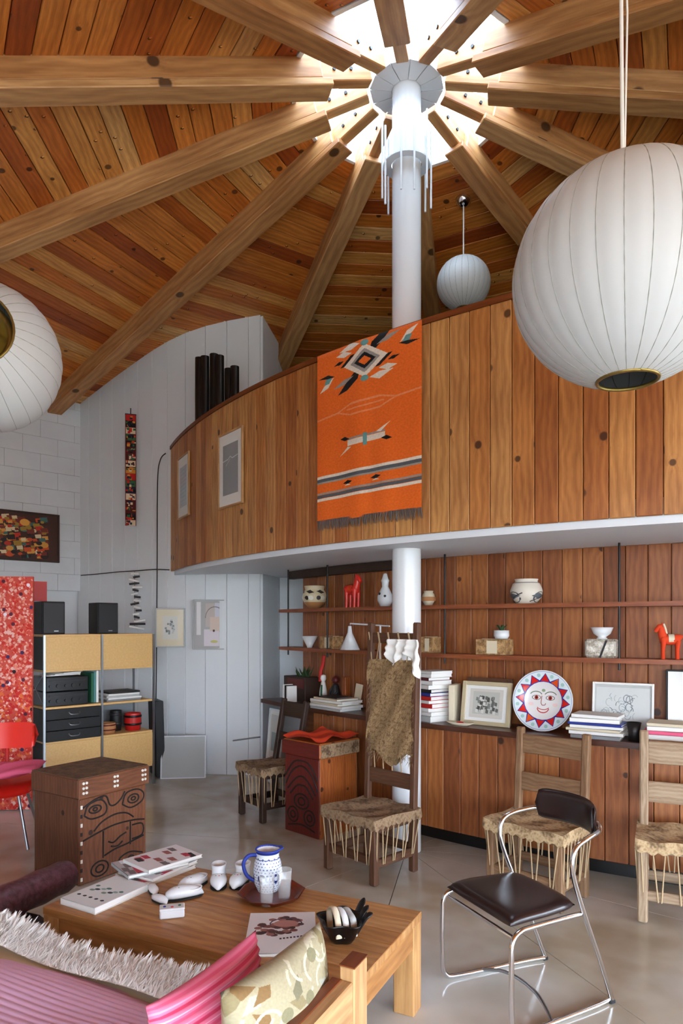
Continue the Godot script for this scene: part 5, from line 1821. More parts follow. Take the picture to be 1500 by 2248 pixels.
func build_table_things() -> void:
	var T0 := 0.4005
	rng.seed = 55
	# big white book
	var im := canvas(160, 220, C(0.86, 0.87, 0.87))
	for k in 16:
		var x := 0.14 + 0.72 * fmod(k * 0.37, 1.0)
		icirc(im, x, 0.42 + 0.05 * (k % 4), 0.05, 0.03, [C(0.30, 0.48, 0.45), C(0.55, 0.68, 0.66), C(0.20, 0.25, 0.28), C(0.45, 0.55, 0.50)][k % 4])
	for k in 5:
		icirc(im, 0.16 + 0.17 * k, 0.78, 0.045, 0.025, C(0.12, 0.14, 0.16))
	var c := ground(218, 1963, T0)
	book("book", "thick white book with small green pictures at the table's left corner", "book", Vector3(-1.035, T0, -3.0), deg_to_rad(-30), 0.215, 0.30, 0.028, M.paper, "", true, pic_mat("cover_green", im))
	# magazines
	for k in 4:
		im = canvas(96, 128, [C(0.80, 0.78, 0.78), C(0.85, 0.85, 0.86), C(0.70, 0.66, 0.66), C(0.86, 0.84, 0.84)][k])
		for q in 14:
			var x := rng.randf()
			var y := rng.randf()
			ipoly(im, [Vector2(x, y), Vector2(x + 0.25, y + 0.03), Vector2(x + 0.2, y + 0.12), Vector2(x - 0.05, y + 0.1)], [C(0.15, 0.12, 0.13), C(0.60, 0.35, 0.32), C(0.86, 0.86, 0.87), C(0.72, 0.20, 0.28), C(0.45, 0.40, 0.40)][(q + k) % 5])
		book("magazine", ["bottom magazine of the pile behind the white book", "second magazine from the bottom of the pile behind the white book", "third magazine from the bottom of the pile, its cover mostly dark", "topmost magazine of the pile, with a red corner"][k], "magazine", Vector3([-0.895, -0.885, -0.925, -0.87][k], T0 + k * 0.0165, [-3.30, -3.31, -3.30, -3.33][k]), deg_to_rad([-35, -30, -52, -42][k]), 0.225, 0.30, 0.016, [M.paper, M.paper, M.paper_grey, M.paper][k], "magazines on the coffee table", true, pic_mat("cover_mag%d" % k, im))
	# ceramic shoes
	var spots := [[336, 1960, 0.10, 0.5, false, "small white ceramic slipper nearest the white book"], [350, 1982, 0.10, 0.9, false, "small white ceramic slipper nearest the little box"], [405, 1972, 0.17, -1.1, false, "white ceramic clog lying in front of its twin"], [425, 1948, 0.17, -0.6, false, "white ceramic clog behind its twin"], [480, 1945, 0.15, 0.15, true, "left of the two upright white ceramic baby boots"], [527, 1943, 0.15, -0.25, true, "right of the two upright white ceramic baby boots"]]
	for e in spots:
		shoe(thing("ceramic_shoe", e[5], "shoe", ground(e[0], e[1], T0), e[3], "painted ceramic shoes on the table"), e[2], e[4], M.gloss_white)
	var t := thing("trinket_box", "tiny white painted box in front of the ceramic shoes", "box", ground(378, 2012, T0), 0.25)
	var s := S()
	box(s, Vector3(0, 0.018, 0), Vector3(0.098, 0.034, 0.055), Basis.IDENTITY, 0.005)
	part(t, "body", s, M.gloss_white)
	s = S()
	box(s, Vector3(0, 0.0385, 0), Vector3(0.10, 0.009, 0.057), Basis.IDENTITY, 0.003)
	var ld := part(t, "lid", s, M.gloss_white)
	for k in 3:
		s = S()
		tube(s, [Vector3(-0.03 + k * 0.03, 0.043, 0.01 * (k % 2)), Vector3(-0.03 + k * 0.03, 0.045, 0.01 * (k % 2))], 0.006, 8)
		part(ld, "painted_dot", s, [M.blue, M.red, M.green][k])
	# tray, jug, glasses
	c = ground(596, 1968, T0)
	t = thing("octagonal_tray", "brown octagonal wooden tray under the jug and glasses", "tray", c, 0.2)
	vessel(t, [Vector2(0, 0.0), Vector2(0.12, 0.0), Vector2(0.12, 0.0), Vector2(0.152, 0.026), Vector2(0.152, 0.026), Vector2(0.145, 0.026), Vector2(0.145, 0.026), Vector2(0.116, 0.007), Vector2(0.116, 0.007), Vector2(0, 0.007)], M.tray, 8)
	im = canvas(256, 256, C(0.84, 0.87, 0.90))
	var bl := C(0.10, 0.16, 0.42)
	for k in 24:
		for r in 14:
			icirc(im, (k + 0.5 * (r % 2)) / 24.0, 0.16 + r * 0.055, 0.010, 0.012, bl.lerp(C(0.84, 0.87, 0.90), 0.35))
	for k in 12:
		iarc(im, (k + 0.5) / 12.0, 0.13, 0.04, 0.03, 0, 180, 0.012, bl)
	for k in 6:
		icirc(im, (k + 0.5) / 6.0, 0.5, 0.05, 0.09, C(0.12, 0.18, 0.40))
		icirc(im, (k + 0.5) / 6.0, 0.5, 0.025, 0.045, C(0.80, 0.84, 0.88))
	im.fill_rect(Rect2i(0, 0, 256, 14), bl)
	var jm := pic_mat("jug", im, 0.15)
	t = thing("jug", "blue and white patterned ceramic jug on the tray", "jug", ground(588, 1957, T0) + Vector3.UP * 0.0075, 0.2)
	vessel(t, [Vector2(0, 0), Vector2(0.045, 0), Vector2(0.045, 0), Vector2(0.060, 0.035), Vector2(0.066, 0.08), Vector2(0.060, 0.125), Vector2(0.050, 0.155), Vector2(0.054, 0.182)], jm, 32)
	vessel(t, [Vector2(0.054, 0.182), Vector2(0.050, 0.182), Vector2(0.046, 0.155), Vector2(0.055, 0.125), Vector2(0, 0.10)], M.gloss_white, 32, "inside")
	s = S()
	var ring := []
	for k in 25:
		var a := TAU * k / 24
		ring.append(Vector3(sin(a) * 0.053, 0.183, cos(a) * 0.053) + (Vector3(0.014, 0.004, 0) if absf(a - PI / 2) < 0.3 else Vector3.ZERO))
	tube(s, ring, 0.0045, 6, false)
	part(t, "rim", s, M.blue)
	s = S()
	tube(s, curve([Vector3(-0.048, 0.160, 0), Vector3(-0.085, 0.158, 0), Vector3(-0.108, 0.125, 0), Vector3(-0.095, 0.075, 0), Vector3(-0.060, 0.045, 0)], 6), 0.0085, 10)
	part(t, "handle", s, M.blue)
	for k in 2:
		t = thing("drinking_glass", ["straight drinking glass at the tray's front edge", "straight drinking glass right of the jug"][k], "glass", ground([586, 624][k], [1990, 1977][k], T0) + Vector3.UP * 0.0078, 0.0, "drinking glasses on the tray")
		vessel(t, [Vector2(0, 0), Vector2(0.026, 0), Vector2(0.034, 0.128), Vector2(0.034, 0.128), Vector2(0.0322, 0.128), Vector2(0.0322, 0.128), Vector2(0.0245, 0.010), Vector2(0, 0.010)], M.glass, 28)
	# magazine with brown picture
	im = canvas(200, 256, C(0.87, 0.87, 0.88))
	for k in 60:
		var a := rng.randf() * TAU
		var r := sqrt(rng.randf())
		icirc(im, 0.47 + 0.33 * r * cos(a), 0.36 + 0.22 * r * sin(a) - 0.08 * cos(a), 0.06, 0.035, [C(0.32, 0.17, 0.15), C(0.45, 0.25, 0.22), C(0.22, 0.10, 0.10), C(0.58, 0.38, 0.34)][k % 4])
	icirc(im, 0.56, 0.30, 0.19, 0.09, C(0.70, 0.50, 0.46))
	iarc(im, 0.56, 0.30, 0.24, 0.14, 170, 380, 0.02, C(0.25, 0.20, 0.30))
	for k in 9:
		im.fill_rect(Rect2i(96 + k * 10, 168 - k * 2, 6, 9), C(0.20, 0.18, 0.24))
	book("magazine", "white magazine with a brown photograph, half hidden by the cushions", "magazine", ground(618, 2052, T0), deg_to_rad(3), 0.265, 0.35, 0.012, M.paper, "", true, pic_mat("cover_brown", im))
	# black bowl with white bands
	t = thing("black_bowl", "glossy black crumpled bowl with white bands on the table's right end", "bowl", ground(752, 2062, T0), 0.3)
	s = S()
	lathe(s, [Vector2(0, 0.0), Vector2(0.045, 0.0), Vector2(0.06, 0.02), Vector2(0.085, 0.075), Vector2(0.092, 0.085), Vector2(0.082, 0.08), Vector2(0.055, 0.025), Vector2(0, 0.012)], 40, Transform3D.IDENTITY, func(a: float, v: float) -> float: return 1.0 + 0.16 * sin(a * 5) * absf(sin(v * PI)))
	part(t, "bowl", s, M.black)
	for k in 3:
		s = S()
		tube(s, curve([Vector3(-0.035 + k * 0.032, 0.012, -0.04), Vector3(-0.035 + k * 0.032, 0.09, -0.055), Vector3(-0.03 + k * 0.03, 0.118 - 0.012 * k, -0.01), Vector3(-0.03 + k * 0.03, 0.085, 0.04), Vector3(-0.03 + k * 0.03, 0.03, 0.055)], 5), 0.013, 8, true, 0.4)
		part(t, "white_band", s, [M.cream, M.gloss_white, M.paper_grey][k])
	for k in 3:
		s = S()
		tube(s, curve([Vector3(0.045, 0.02, 0.02 - k * 0.03), Vector3(0.085, 0.085, 0.03 - k * 0.04), Vector3(0.11, 0.10 + 0.01 * k, 0.035 - k * 0.05)], 4), [0.02, 0.02, 0.022, 0.022, 0.022, 0.022, 0.02, 0.014, 0.006], 8, true, 0.3)
		part(t, "black_petal", s, M.black)

func shelf(px: float, r: float, y: float) -> Array:
	var a := a_of(px, r)
	return [arc(r, a, y), arc_turn(a)]

func build_shelf_things() -> void:
	var y1 := 1.7455
	var y2 := 1.3755
	var y3 := 0.8685
	var s := S()
	# upper shelf
	var im := canvas(256, 128, C(0.80, 0.74, 0.60))
	im.fill_rect(Rect2i(0, 72, 256, 56), C(0.66, 0.46, 0.28))
	for k in 6:
		icirc(im, (k + 0.25) / 6.0, 0.42, 0.03, 0.07, C(0.08, 0.06, 0.05))
		icirc(im, (k + 0.62) / 6.0, 0.42, 0.035, 0.08, C(0.86, 0.84, 0.78))
		ipoly(im, [Vector2((k + 0.1) / 6.0, 0.2), Vector2((k + 0.5) / 6.0, 0.14), Vector2((k + 0.9) / 6.0, 0.24), Vector2((k + 0.5) / 6.0, 0.28)], C(0.18, 0.14, 0.11))
	var q := shelf(691, 6.93, y1)
	var t := thing("painted_pot", "round-bellied tan pot with dark painted eyes at the shelf's left", "pot", q[0], q[1])
	vessel(t, [Vector2(0, 0), Vector2(0.05, 0), Vector2(0.095, 0.045), Vector2(0.118, 0.10), Vector2(0.105, 0.15), Vector2(0.088, 0.175), Vector2(0.098, 0.21)], pic_mat("pot_eyes", im, 0.5))
	vessel(t, [Vector2(0.098, 0.21), Vector2(0.092, 0.208), Vector2(0.082, 0.175), Vector2(0.09, 0.14), Vector2(0, 0.12)], M.soft_black, 28, "inside")
	q = shelf(774, 6.91, y1)
	horse(thing("toy_horse", "red painted wooden toy horse on the upper shelf left of the column", "toy horse", q[0], q[1]), 0.285, M.red_shell, M.orange_cloth)
	q = shelf(846, 6.91, y1)
	t = thing("gourd_vase", "white double-gourd vase on the upper shelf left of the column", "vase", q[0], q[1])
	vessel(t, [Vector2(0, 0), Vector2(0.04, 0), Vector2(0.065, 0.05), Vector2(0.066, 0.085), Vector2(0.045, 0.13), Vector2(0.027, 0.165), Vector2(0.030, 0.20), Vector2(0.036, 0.215), Vector2(0.026, 0.235), Vector2(0.018, 0.265), Vector2(0.012, 0.275), Vector2(0, 0.277)], M.gloss_white)
	for k in 3:
		s = S()
		var a := -0.9 + k * 0.8
		tube(s, [Vector3(sin(a) * 0.062, 0.085 + 0.02 * (k % 2), cos(a) * 0.062), Vector3(sin(a) * 0.0655, 0.086 + 0.02 * (k % 2), cos(a) * 0.0655)], 0.011, 8)
		part(t, "painted_spot", s, M.charcoal)
	q = shelf(941, 6.91, y1)
	t = thing("small_pot", "small brown and white pot on the upper shelf just right of the column", "pot", q[0], q[1])
	vessel(t, [Vector2(0, 0), Vector2(0.03, 0), Vector2(0.055, 0.05), Vector2(0.045, 0.09), Vector2(0.035, 0.10), Vector2(0.038, 0.115), Vector2(0.032, 0.113), Vector2(0, 0.08)], M.cream, 24)
	vessel(t, [Vector2(0.0555, 0.035), Vector2(0.0575, 0.05), Vector2(0.0535, 0.068)], M.clay, 24, "painted_band")
	im = canvas(256, 128, C(0.84, 0.80, 0.74))
	for k in 3:
		var x := (k + 0.5) / 3.0
		iarc(im, x, 0.55, 0.09, 0.16, 0, 330, 0.02, C(0.25, 0.26, 0.28))
		ipoly(im, [Vector2(x - 0.12, 0.5), Vector2(x - 0.03, 0.42), Vector2(x + 0.10, 0.5), Vector2(x - 0.02, 0.6)], C(0.35, 0.38, 0.40))
		iline(im, [Vector2(x - 0.13, 0.68), Vector2(x + 0.12, 0.42)], 0.025, C(0.20, 0.20, 0.22))
	im.fill_rect(Rect2i(0, 14, 256, 4), C(0.40, 0.38, 0.38))
	q = shelf(1156, 6.93, y1)
	t = thing("painted_pot", "round white pot with dark bird motif on the upper shelf at right", "pot", q[0], q[1] + 0.4)
	vessel(t, [Vector2(0, 0), Vector2(0.07, 0), Vector2(0.105, 0.045), Vector2(0.113, 0.09), Vector2(0.095, 0.14), Vector2(0.076, 0.155), Vector2(0.082, 0.172)], pic_mat("pot_bird", im, 0.45), 32)
	vessel(t, [Vector2(0.082, 0.172), Vector2(0.077, 0.171), Vector2(0.071, 0.155), Vector2(0.088, 0.13), Vector2(0, 0.11)], M.soft_black, 32, "inside")
	# lower shelf
	q = shelf(680, 6.91, y2)
	t = thing("conical_bowl", "white conical bowl at the left of the lower shelf", "bowl", q[0], q[1])
	vessel(t, [Vector2(0, 0), Vector2(0.025, 0), Vector2(0.025, 0.008), Vector2(0.078, 0.11), Vector2(0.074, 0.11), Vector2(0.02, 0.016), Vector2(0, 0.014)], M.gloss_white)
	var carton := func(px: float, w: float, h: float, d: float, label: String, m: Material) -> Node3D:
		var g := shelf(px, 6.91, y2)
		var n := thing("carton", label, "box", g[0], g[1])
		var st := S()
		box(st, Vector3(0, h / 2, 0), Vector3(w, h, d), Basis.IDENTITY, 0.003)
		part(n, "body", st, m)
		st = S()
		box(st, Vector3(w * 0.05, h + 0.001, 0), Vector3(w * 0.9, 0.003, 0.02))
		box(st, Vector3(w * 0.05, h / 2, d / 2 + 0.001), Vector3(w * 0.35, h * 0.8, 0.002))
		part(n, "label_patch", st, M.cream)
		return n
	carton.call(728, 0.20, 0.115, 0.12, "brown carton on the lower shelf beside the conical bowl", M.carton)
	carton.call(946, 0.115, 0.125, 0.12, "tan carton on the lower shelf right of the column", M.carton)
	var cb: Node3D = carton.call(1086, 0.235, 0.115, 0.14, "wide tan carton on the lower shelf carrying a small white planter", M.carton)
	t = thing("white_planter", "small white planter with dark leaves on the tan carton", "planter", cb.transform * Vector3(0.055, 0.119, 0), cb.rotation.y)
	vessel(t, [Vector2(0, 0), Vector2(0.045, 0), Vector2(0.056, 0.02), Vector2(0.054, 0.06), Vector2(0.048, 0.06), Vector2(0.048, 0.04), Vector2(0, 0.04)], M.gloss_white, 24)
	for k in 7:
		s = S()
		var a := TAU * k / 7
		tube(s, [Vector3(0, 0.042, 0), Vector3(cos(a) * 0.02, 0.08, sin(a) * 0.02), Vector3(cos(a) * 0.045, 0.10, sin(a) * 0.03)], [0.006, 0.012, 0.002], 6, true, 0.3)
		part(t, "leaf", s, M.leaf)
	q = shelf(1322, 6.91, y2)
	t = thing("stone_block", "pale rough stone block on the lower shelf at right", "stone", q[0], q[1])
	s = S()
	box(s, Vector3(0, 0.062, 0), Vector3(0.20, 0.124, 0.13), Basis.IDENTITY, 0.014)
	part(t, "block", s, M.stone)
	s = S()
	box(s, Vector3(0.02, 0.06, 0.066), Vector3(0.012, 0.12, 0.006), Basis.from_euler(Vector3(0, 0, -0.35)))
	part(t, "vein", s, M.charcoal)
	t = thing("footed_bowl", "white footed bowl standing on the pale stone block", "bowl", q[0] + Vector3.UP * 0.1245, q[1])
	vessel(t, [Vector2(0, 0), Vector2(0.035, 0), Vector2(0.035, 0.006), Vector2(0.025, 0.012), Vector2(0.055, 0.035), Vector2(0.073, 0.078), Vector2(0.069, 0.078), Vector2(0.05, 0.038), Vector2(0, 0.022)], M.gloss_white)
	q = shelf(1472, 6.91, y2)
	horse(thing("toy_horse", "orange painted wooden toy horse on the lower shelf at the right edge", "toy horse", q[0], q[1] + PI + 0.1), 0.23, M.orange_cloth, M.cream)
	# desk lamp
	q = shelf(835, 7.06, y3)
	t = thing("desk_lamp", "white cone-shaded arm lamp reaching left from behind the tall chair", "lamp", q[0], q[1])
	vessel(t, [Vector2(0, 0), Vector2(0.08, 0), Vector2(0.08, 0.012), Vector2(0.02, 0.02), Vector2(0, 0.02)], M.white, 24, "base")
	s = S()
	tube(s, [Vector3(0, 0.015, 0), Vector3(0, 0.725, 0)], 0.008, 8)
	part(t, "stem", s, M.white)
	s = S()
	tube(s, [Vector3(0.10, 0.715, 0), Vector3(-0.34, 0.735, 0), Vector3(-0.345, 0.70, 0)], 0.0065, 8)
	part(t, "arm", s, M.white)
	s = S()
	lathe(s, [Vector2(0.015, 0.715), Vector2(0.02, 0.66), Vector2(0.02, 0.66), Vector2(0.085, 0.515), Vector2(0.081, 0.515), Vector2(0.016, 0.656)], 28, Transform3D(Basis.IDENTITY, Vector3(-0.345, 0, 0)))
	part(t, "shade", s, M.gloss_white)
	# counter, left of the column
	q = shelf(650, 7.0, y3)
	t = thing("planter_box", "dark red box planter with succulents at the counter's left end", "planter", q[0], q[1])
	s = S()
	box(s, Vector3(0, 0.115, -0.06), Vector3(0.40, 0.23, 0.16), Basis.IDENTITY, 0.004)
	part(t, "box", s, M.dark_wood)
	s = S()
	box(s, Vector3(0.03, 0.17, 0.022), Vector3(0.30, 0.085, 0.004))
	part(t, "front_panel", s, M.red_dark)
	rng.seed = 6
	for k in 16:
		var a := rng.randf() * TAU
		var c := Vector3(-0.06 + 0.18 * rng.randf(), 0.225, -0.06)
		s = S()
		tube(s, [c, c + Vector3(cos(a) * 0.04, 0.045, sin(a) * 0.03), c + Vector3(cos(a) * 0.08, 0.07 + 0.04 * rng.randf(), sin(a) * 0.05)], [0.012, 0.014, 0.002], 6, true, 0.4)
		part(t, "leaf", s, M.leaf)
	q = shelf(632, 7.14, y3)
	for k in 3:
		s = S()
		box(s, Vector3(0, 0.085, 0), Vector3(0.024, 0.17 - 0.01 * k, 0.10), Basis.IDENTITY, 0.002)
		single("upright_book", ["white upright book, leftmost in front of the planter box", "dark upright book between two white ones before the planter", "white upright book with red spot, rightmost before the planter"][k], "book", s, [M.paper, M.soft_black, M.paper][k], q[0] + Vector3(cos(q[1]), 0, -sin(q[1])) * (0.035 * k) - Vector3.UP * 0.004 * k * 0, q[1])
	q = shelf(737, 7.075, y3)
	stack("of newspapers on the counter behind the dark chair", q[0], q[1], [[0.40, 0.24, 0.020, M.paper_grey], [0.42, 0.25, 0.022, M.paper], [0.38, 0.24, 0.018, M.cream], [0.41, 0.24, 0.022, M.paper], [0.34, 0.23, 0.016, M.cream], [0.24, 0.18, 0.008, M.charcoal]], "papers on the counter's left part", "newspaper")
	q = shelf(737, 6.88, y3)
	t = thing("figurine", "dark carved figurine with red head behind the newspapers", "figurine", q[0], q[1])
	vessel(t, [Vector2(0, 0), Vector2(0.05, 0), Vector2(0.045, 0.10), Vector2(0.03, 0.17), Vector2(0.02, 0.19), Vector2(0, 0.19)], M.charcoal, 16)
	vessel(t, [Vector2(0, 0.185), Vector2(0.03, 0.20), Vector2(0.038, 0.225), Vector2(0.028, 0.25), Vector2(0, 0.262)], M.red_dark, 16, "head")
	for sg: float in [-1.0, 1.0]:
		s = S()
		tube(s, [Vector3(sg * 0.025, 0.165, 0.01), Vector3(sg * 0.055, 0.12, 0.02), Vector3(sg * 0.03, 0.085, 0.045)], 0.01, 6)
		part(t, "arm", s, M.charcoal)
	q = shelf(710, 6.90, y3)
	t = thing("cloth_doll", "white doll with red scarf standing behind the newspapers", "doll", q[0], q[1])
	vessel(t, [Vector2(0, 0), Vector2(0.045, 0), Vector2(0.035, 0.12), Vector2(0.02, 0.19), Vector2(0.016, 0.20), Vector2(0.028, 0.225), Vector2(0.024, 0.255), Vector2(0, 0.268)], M.paper, 16)
	s = S()
	tube(s, curve([Vector3(-0.02, 0.20, 0.02), Vector3(-0.04, 0.29, 0.0), Vector3(-0.02, 0.36, -0.01), Vector3(-0.005, 0.44, -0.01)], 4), 0.016, 8, true, 0.4)
	part(t, "scarf", s, M.red)
	s = S()
	tube(s, curve([Vector3(0.025, 0.06, 0.04), Vector3(0.02, 0.12, 0.035), Vector3(0.01, 0.17, 0.025)], 3), 0.011, 6, true, 0.4)
	part(t, "green_sash", s, M.green)
	q = shelf(760, 6.88, y3)
	s = S()
	box(s, Vector3(0, 0.13, 0), Vector3(0.055, 0.26, 0.06), Basis.IDENTITY, 0.004)
	single("wood_block", "tall tan wooden block behind the newspapers", "block", s, M.chest_tan, q[0], q[1])
	q = shelf(786, 6.92, y3)
	s = S()
	box(s, Vector3(0, 0.105, 0), Vector3(0.085, 0.21, 0.008), Basis.from_euler(Vector3(-0.1, 0, -0.12)), 0.001)
	single("cream_card", "cream card propped upright behind the newspapers", "card", s, M.cream, q[0] + Vector3.UP * 0.004, q[1])
	# books beside the column
	q = shelf(953, 7.04, y3)
	stack("beside the white column", q[0], q[1] - 0.25, [[0.16, 0.22, 0.045, M.paper_grey], [0.17, 0.23, 0.030, M.paper], [0.16, 0.22, 0.028, M.paper], [0.165, 0.22, 0.034, M.red], [0.16, 0.23, 0.022, M.paper], [0.17, 0.22, 0.030, M.red], [0.165, 0.22, 0.026, M.blue], [0.15, 0.21, 0.026, M.soft_black], [0.16, 0.22, 0.030, M.paper], [0.155, 0.21, 0.032, M.paper], [0.15, 0.21, 0.024, M.red_dark], [0.16, 0.22, 0.028, M.paper], [0.17, 0.21, 0.018, M.paper]], "books stacked beside the column")
	# pictures and plate on the counter
	q = shelf(999, 6.98, y3)
	s = S()
	box(s, Vector3(0, 0.14, 0), Vector3(0.045, 0.28, 0.18), Basis.IDENTITY, 0.003)
	single("upright_book", "tall cream book standing left of the framed photograph", "book", s, M.cream, q[0], q[1] + 0.25)
	q = shelf(984, 6.88, y3)
	t = thing("dark_jar", "small dark green jar between the book stack and cream book", "jar", q[0], q[1])
	vessel(t, [Vector2(0, 0), Vector2(0.035, 0), Vector2(0.038, 0.05), Vector2(0.03, 0.10), Vector2(0.034, 0.12), Vector2(0, 0.12)], M.charcoal, 18)
	im = canvas(160, 128, C(0.80, 0.78, 0.74))
	im.fill_rect(Rect2i(16, 12, 128, 100), C(0.72, 0.72, 0.68))
	for k in 40:
		var x := 0.14 + 0.66 * rng.randf()
		var y := 0.14 + 0.60 * rng.randf()
		ipoly(im, [Vector2(x, y), Vector2(x + 0.08, y + 0.02), Vector2(x + 0.07, y + 0.14), Vector2(x - 0.01, y + 0.12)], [C(0.20, 0.21, 0.19), C(0.45, 0.46, 0.43), C(0.82, 0.81, 0.77), C(0.32, 0.33, 0.30)][k % 4])
	q = shelf(1064, 7.03, y3)
	t = thing("framed_photograph", "framed black and white photograph leaning on the wall left of the sun plate", "picture", q[0], q[1])
	var lean := func(n: Node3D, a: float) -> void: n.rotation = Vector3(a, n.rotation.y, 0)
	framed(t, 0.385, 0.315, 0.030, M.gilt, M.paper, 0.26, 0.21, pic_mat("photo", im))
	lean.call(t, -0.16)
	q = shelf(1072, 6.93, y3)
	t = thing("framed_photograph", "second frame showing just behind the framed photograph", "picture", q[0], q[1])
	framed(t, 0.36, 0.335, 0.03, M.mid_wood, M.cream, 0.2, 0.2, null)
	lean.call(t, -0.10)
	# sun-face plate
	im = canvas(512, 512, C(0.86, 0.87, 0.87))
	icirc(im, 0.5, 0.5, 0.485, 0.485, C(0.55, 0.62, 0.74))
	icirc(im, 0.5, 0.5, 0.475, 0.475, C(0.83, 0.87, 0.88))
	for k in 12:
		var a := TAU * (k + 0.15) / 12
		var e := Vector2(cos(a), sin(a))
		var n := Vector2(-e.y, e.x)
		ipoly(im, [Vector2(0.5, 0.5) + e * 0.31 - n * 0.095, Vector2(0.5, 0.5) + e * 0.455, Vector2(0.5, 0.5) + e * 0.31 + n * 0.095], C(0.16, 0.18, 0.52))
		ipoly(im, [Vector2(0.5, 0.5) + e * 0.30 - n * 0.078, Vector2(0.5, 0.5) + e * 0.44, Vector2(0.5, 0.5) + e * 0.30 + n * 0.078], C(0.80, 0.13, 0.10) if k % 6 != 4 else C(0.86, 0.33, 0.12))
		icirc(im, 0.5 + cos(a + TAU / 24) * 0.42, 0.5 + sin(a + TAU / 24) * 0.42, 0.03, 0.03, C(0.62, 0.76, 0.74))
	icirc(im, 0.5, 0.5, 0.325, 0.325, C(0.20, 0.22, 0.55))
	icirc(im, 0.5, 0.5, 0.312, 0.312, C(0.86, 0.84, 0.83))
	for sg: float in [-1.0, 1.0]:
		icirc(im, 0.5 + sg * 0.115, 0.45, 0.075, 0.04, C(0.32, 0.28, 0.30))
		icirc(im, 0.5 + sg * 0.115, 0.45, 0.065, 0.032, C(0.86, 0.84, 0.80))
		icirc(im, 0.5 + sg * 0.115, 0.45, 0.032, 0.032, C(0.60, 0.16, 0.14))
		icirc(im, 0.5 + sg * 0.115, 0.45, 0.014, 0.014, C(0.08, 0.05, 0.05))
		iarc(im, 0.5 + sg * 0.12, 0.42, 0.10, 0.07, 200, 340, 0.013, C(0.35, 0.42, 0.30))
		icirc(im, 0.5 + sg * 0.2, 0.56, 0.045, 0.03, C(0.90, 0.78, 0.76))
	iline(im, [Vector2(0.475, 0.42), Vector2(0.465, 0.54), Vector2(0.485, 0.575), Vector2(0.53, 0.57), Vector2(0.545, 0.54)], 0.012, C(0.55, 0.34, 0.30))
	iarc(im, 0.5, 0.62, 0.095, 0.075, 5, 175, 0.016, C(0.72, 0.22, 0.22))
	iarc(im, 0.5, 0.60, 0.095, 0.045, 10, 170, 0.012, C(0.72, 0.22, 0.22))
	icirc(im, 0.5, 0.33, 0.03, 0.025, C(0.55, 0.62, 0.50))
	q = shelf(1190, 7.05, y3)
	t = thing("sun_plate", "large round plate painted with a red-rayed smiling sun face", "plate", q[0], q[1])
	s = S()
	s.set_smooth_group(0)
	var R := 0.208
	var rings := [[0.0, 0.0], [0.30, 0.0], [0.58, 0.004], [0.66, 0.014], [0.97, 0.026], [1.0, 0.026]]
	for i in rings.size() - 1:
		for k in 48:
			var pp := []
			var us := []
			for e in [[i, k], [i, k + 1], [i + 1, k + 1], [i + 1, k]]:
				var a: float = TAU * (e[1] % 48) / 48
				var r: float = rings[e[0]][0]
				pp.append(Vector3(sin(a) * r * R, R + cos(a) * r * R, rings[e[0]][1]))
				us.append(Vector2(0.5 + 0.5 * sin(a) * r, 0.5 - 0.5 * cos(a) * r))
			if i == 0:
				pp.remove_at(1)
				us.remove_at(1)
			face(s, pp, us, Vector3(0, 0, 1))
	part(t, "face", s, pic_mat("sun_face", im, 0.2))
	s = S()
	lathe(s, [Vector2(0, -0.014), Vector2(R * 0.5, -0.014), Vector2(R * 0.56, -0.006), Vector2(R, 0.020), Vector2(R, 0.026)], 48, Transform3D(Basis(Vector3.RIGHT, Vector3(0, 0, 1), Vector3(0, -1, 0)), Vector3(0, R, 0)))
	part(t, "back", s, M.gloss_white)
	t.rotation = Vector3(-0.14, q[1], 0)
	# right-hand stacks and drawing
	q = shelf(1312, 7.09, y3)
	stack("right of the sun plate", q[0], q[1], [[0.30, 0.20, 0.024, M.grey], [0.33, 0.20, 0.022, M.paper], [0.33, 0.20, 0.018, M.cream], [0.32, 0.20, 0.020, M.paper], [0.33, 0.20, 0.016, M.blue], [0.30, 0.19, 0.026, M.paper], [0.29, 0.19, 0.022, M.paper]], "books stacked right of the sun plate")
	im = canvas(160, 128, C(0.78, 0.79, 0.78))
	for k in 34:
		var x := 0.15 + 0.66 * rng.randf()
		var y := 0.2 + 0.55 * rng.randf()
		iarc(im, x, y, 0.06, 0.09, rng.randf() * 360, rng.randf() * 360 + 120, 0.012, [C(0.35, 0.38, 0.40), C(0.50, 0.55, 0.57), C(0.62, 0.64, 0.62)][k % 3])
	q = shelf(1366, 6.94, y3)
	t = thing("framed_drawing", "pale framed ink drawing leaning behind the right book stack", "picture", q[0], q[1])
	framed(t, 0.38, 0.345, 0.014, M.paper, M.paper_grey, 0.33, 0.28, pic_mat("drawing", im))
	lean.call(t, -0.12)
	q = shelf(1392, 7.12, y3)
	t = thing("metal_cup", "dark bronze cup between the drawing and the chair post", "cup", q[0], q[1])
	vessel(t, [Vector2(0, 0), Vector2(0.035, 0), Vector2(0.032, 0.05), Vector2(0.045, 0.115), Vector2(0.041, 0.115), Vector2(0.028, 0.05), Vector2(0, 0.01)], M.rod, 24)
	q = shelf(1472, 7.09, y3)
	stack("at the counter's right edge", q[0], q[1], [[0.27, 0.21, 0.026, M.clay], [0.27, 0.21, 0.030, M.paper], [0.26, 0.21, 0.024, M.hot_pink], [0.27, 0.20, 0.026, M.paper], [0.25, 0.20, 0.020, M.cream]], "books stacked at the right edge")
	q = shelf(1520, 6.92, y3)
	t = thing("framed_print", "dark-edged white framed print cut by the right edge above the books", "picture", q[0], q[1])
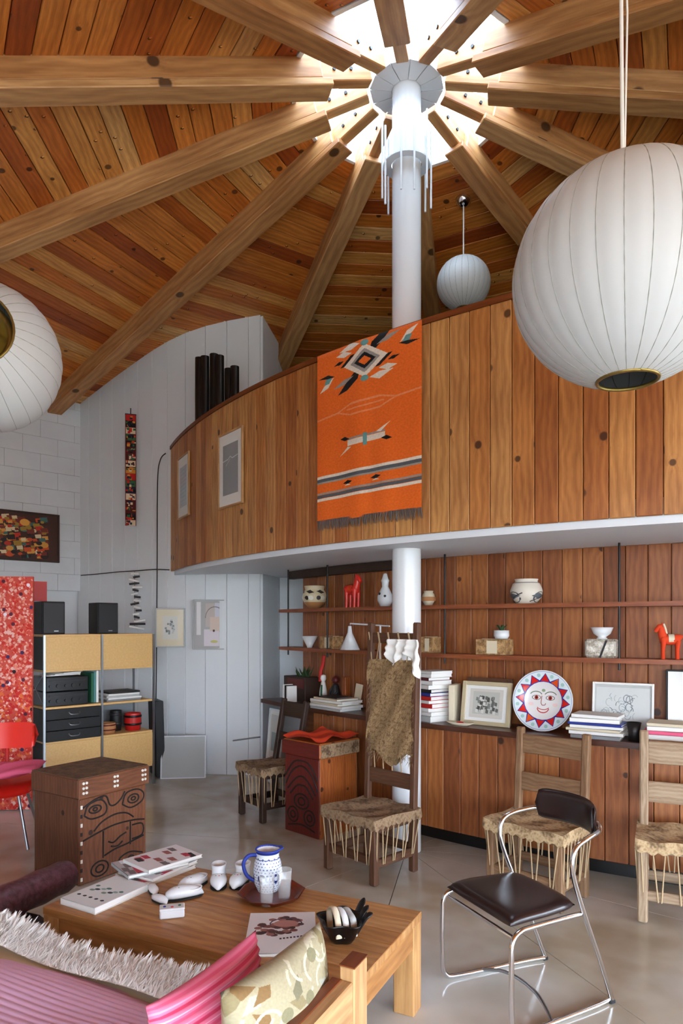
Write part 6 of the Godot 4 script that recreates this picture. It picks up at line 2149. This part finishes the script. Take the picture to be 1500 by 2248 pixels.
	framed(t, 0.30, 0.44, 0.012, M.soft_black, M.paper, 0.2, 0.3, null)
	lean.call(t, -0.10)
	q = shelf(1010, 7.13, y3)
	t = thing("fish_dish", "small low dish with red centre in front of the framed photograph", "dish", q[0], q[1])
	s = S()
	lathe(s, [Vector2(0, 0), Vector2(0.04, 0), Vector2(0.075, 0.022), Vector2(0.072, 0.024), Vector2(0.04, 0.008), Vector2(0, 0.006)], 28, Transform3D(Basis.from_scale(Vector3(1.5, 1, 0.6)), Vector3.ZERO))
	part(t, "dish", s, M.cream)
	s = S()
	lathe(s, [Vector2(0.03, 0.007), Vector2(0.02, 0.025), Vector2(0, 0.03)], 16, Transform3D(Basis.from_scale(Vector3(1.3, 1, 0.7)), Vector3.ZERO))
	part(t, "red_filling", s, M.red)
	s = S()
	tube(s, [at(512, 1626, 7.18), at(572, 1618, 7.16)], 0.008, 6)
	tube(s, [at(512, 1626, 7.18), at(512, 1626, 7.26)], 0.008, 6)
	single("wall_pipe", "thin grey pipe low on the white wall left of the counter", "pipe", s, M.grey)
	# print leaning under the counter's left end
	im = canvas(96, 200, C(0.80, 0.80, 0.78))
	im.fill_rect(Rect2i(16, 56, 64, 60), C(0.55, 0.60, 0.60))
	for k in 24:
		ipoly(im, [Vector2(0.2 + 0.5 * rng.randf(), 0.62 + 0.3 * rng.randf()), Vector2(0.5, 0.62 + 0.3 * rng.randf()), Vector2(0.3 + 0.5 * rng.randf(), 0.9)], [C(0.4, 0.38, 0.33), C(0.68, 0.66, 0.60), C(0.5, 0.42, 0.35)][k % 3])
	var aa := a_of(596, 7.05)
	t = thing("leaning_print", "tall white print leaning under the counter's left end", "picture", arc(7.05, aa, 0.004), arc_turn(aa))
	framed(t, 0.30, 0.74, 0.018, M.white, M.paper, 0.22, 0.62, pic_mat("leaning_print", im))
	lean.call(t, -0.08)

func build_things() -> void:
	build_lamps()
	build_loft_things()
	build_wall_things()
	build_storage()
	build_chairs()
	build_chrome_chair()
	build_red_chair()
	build_chests()
	build_table()
	build_sofa()
	build_table_things()
	build_shelf_things()
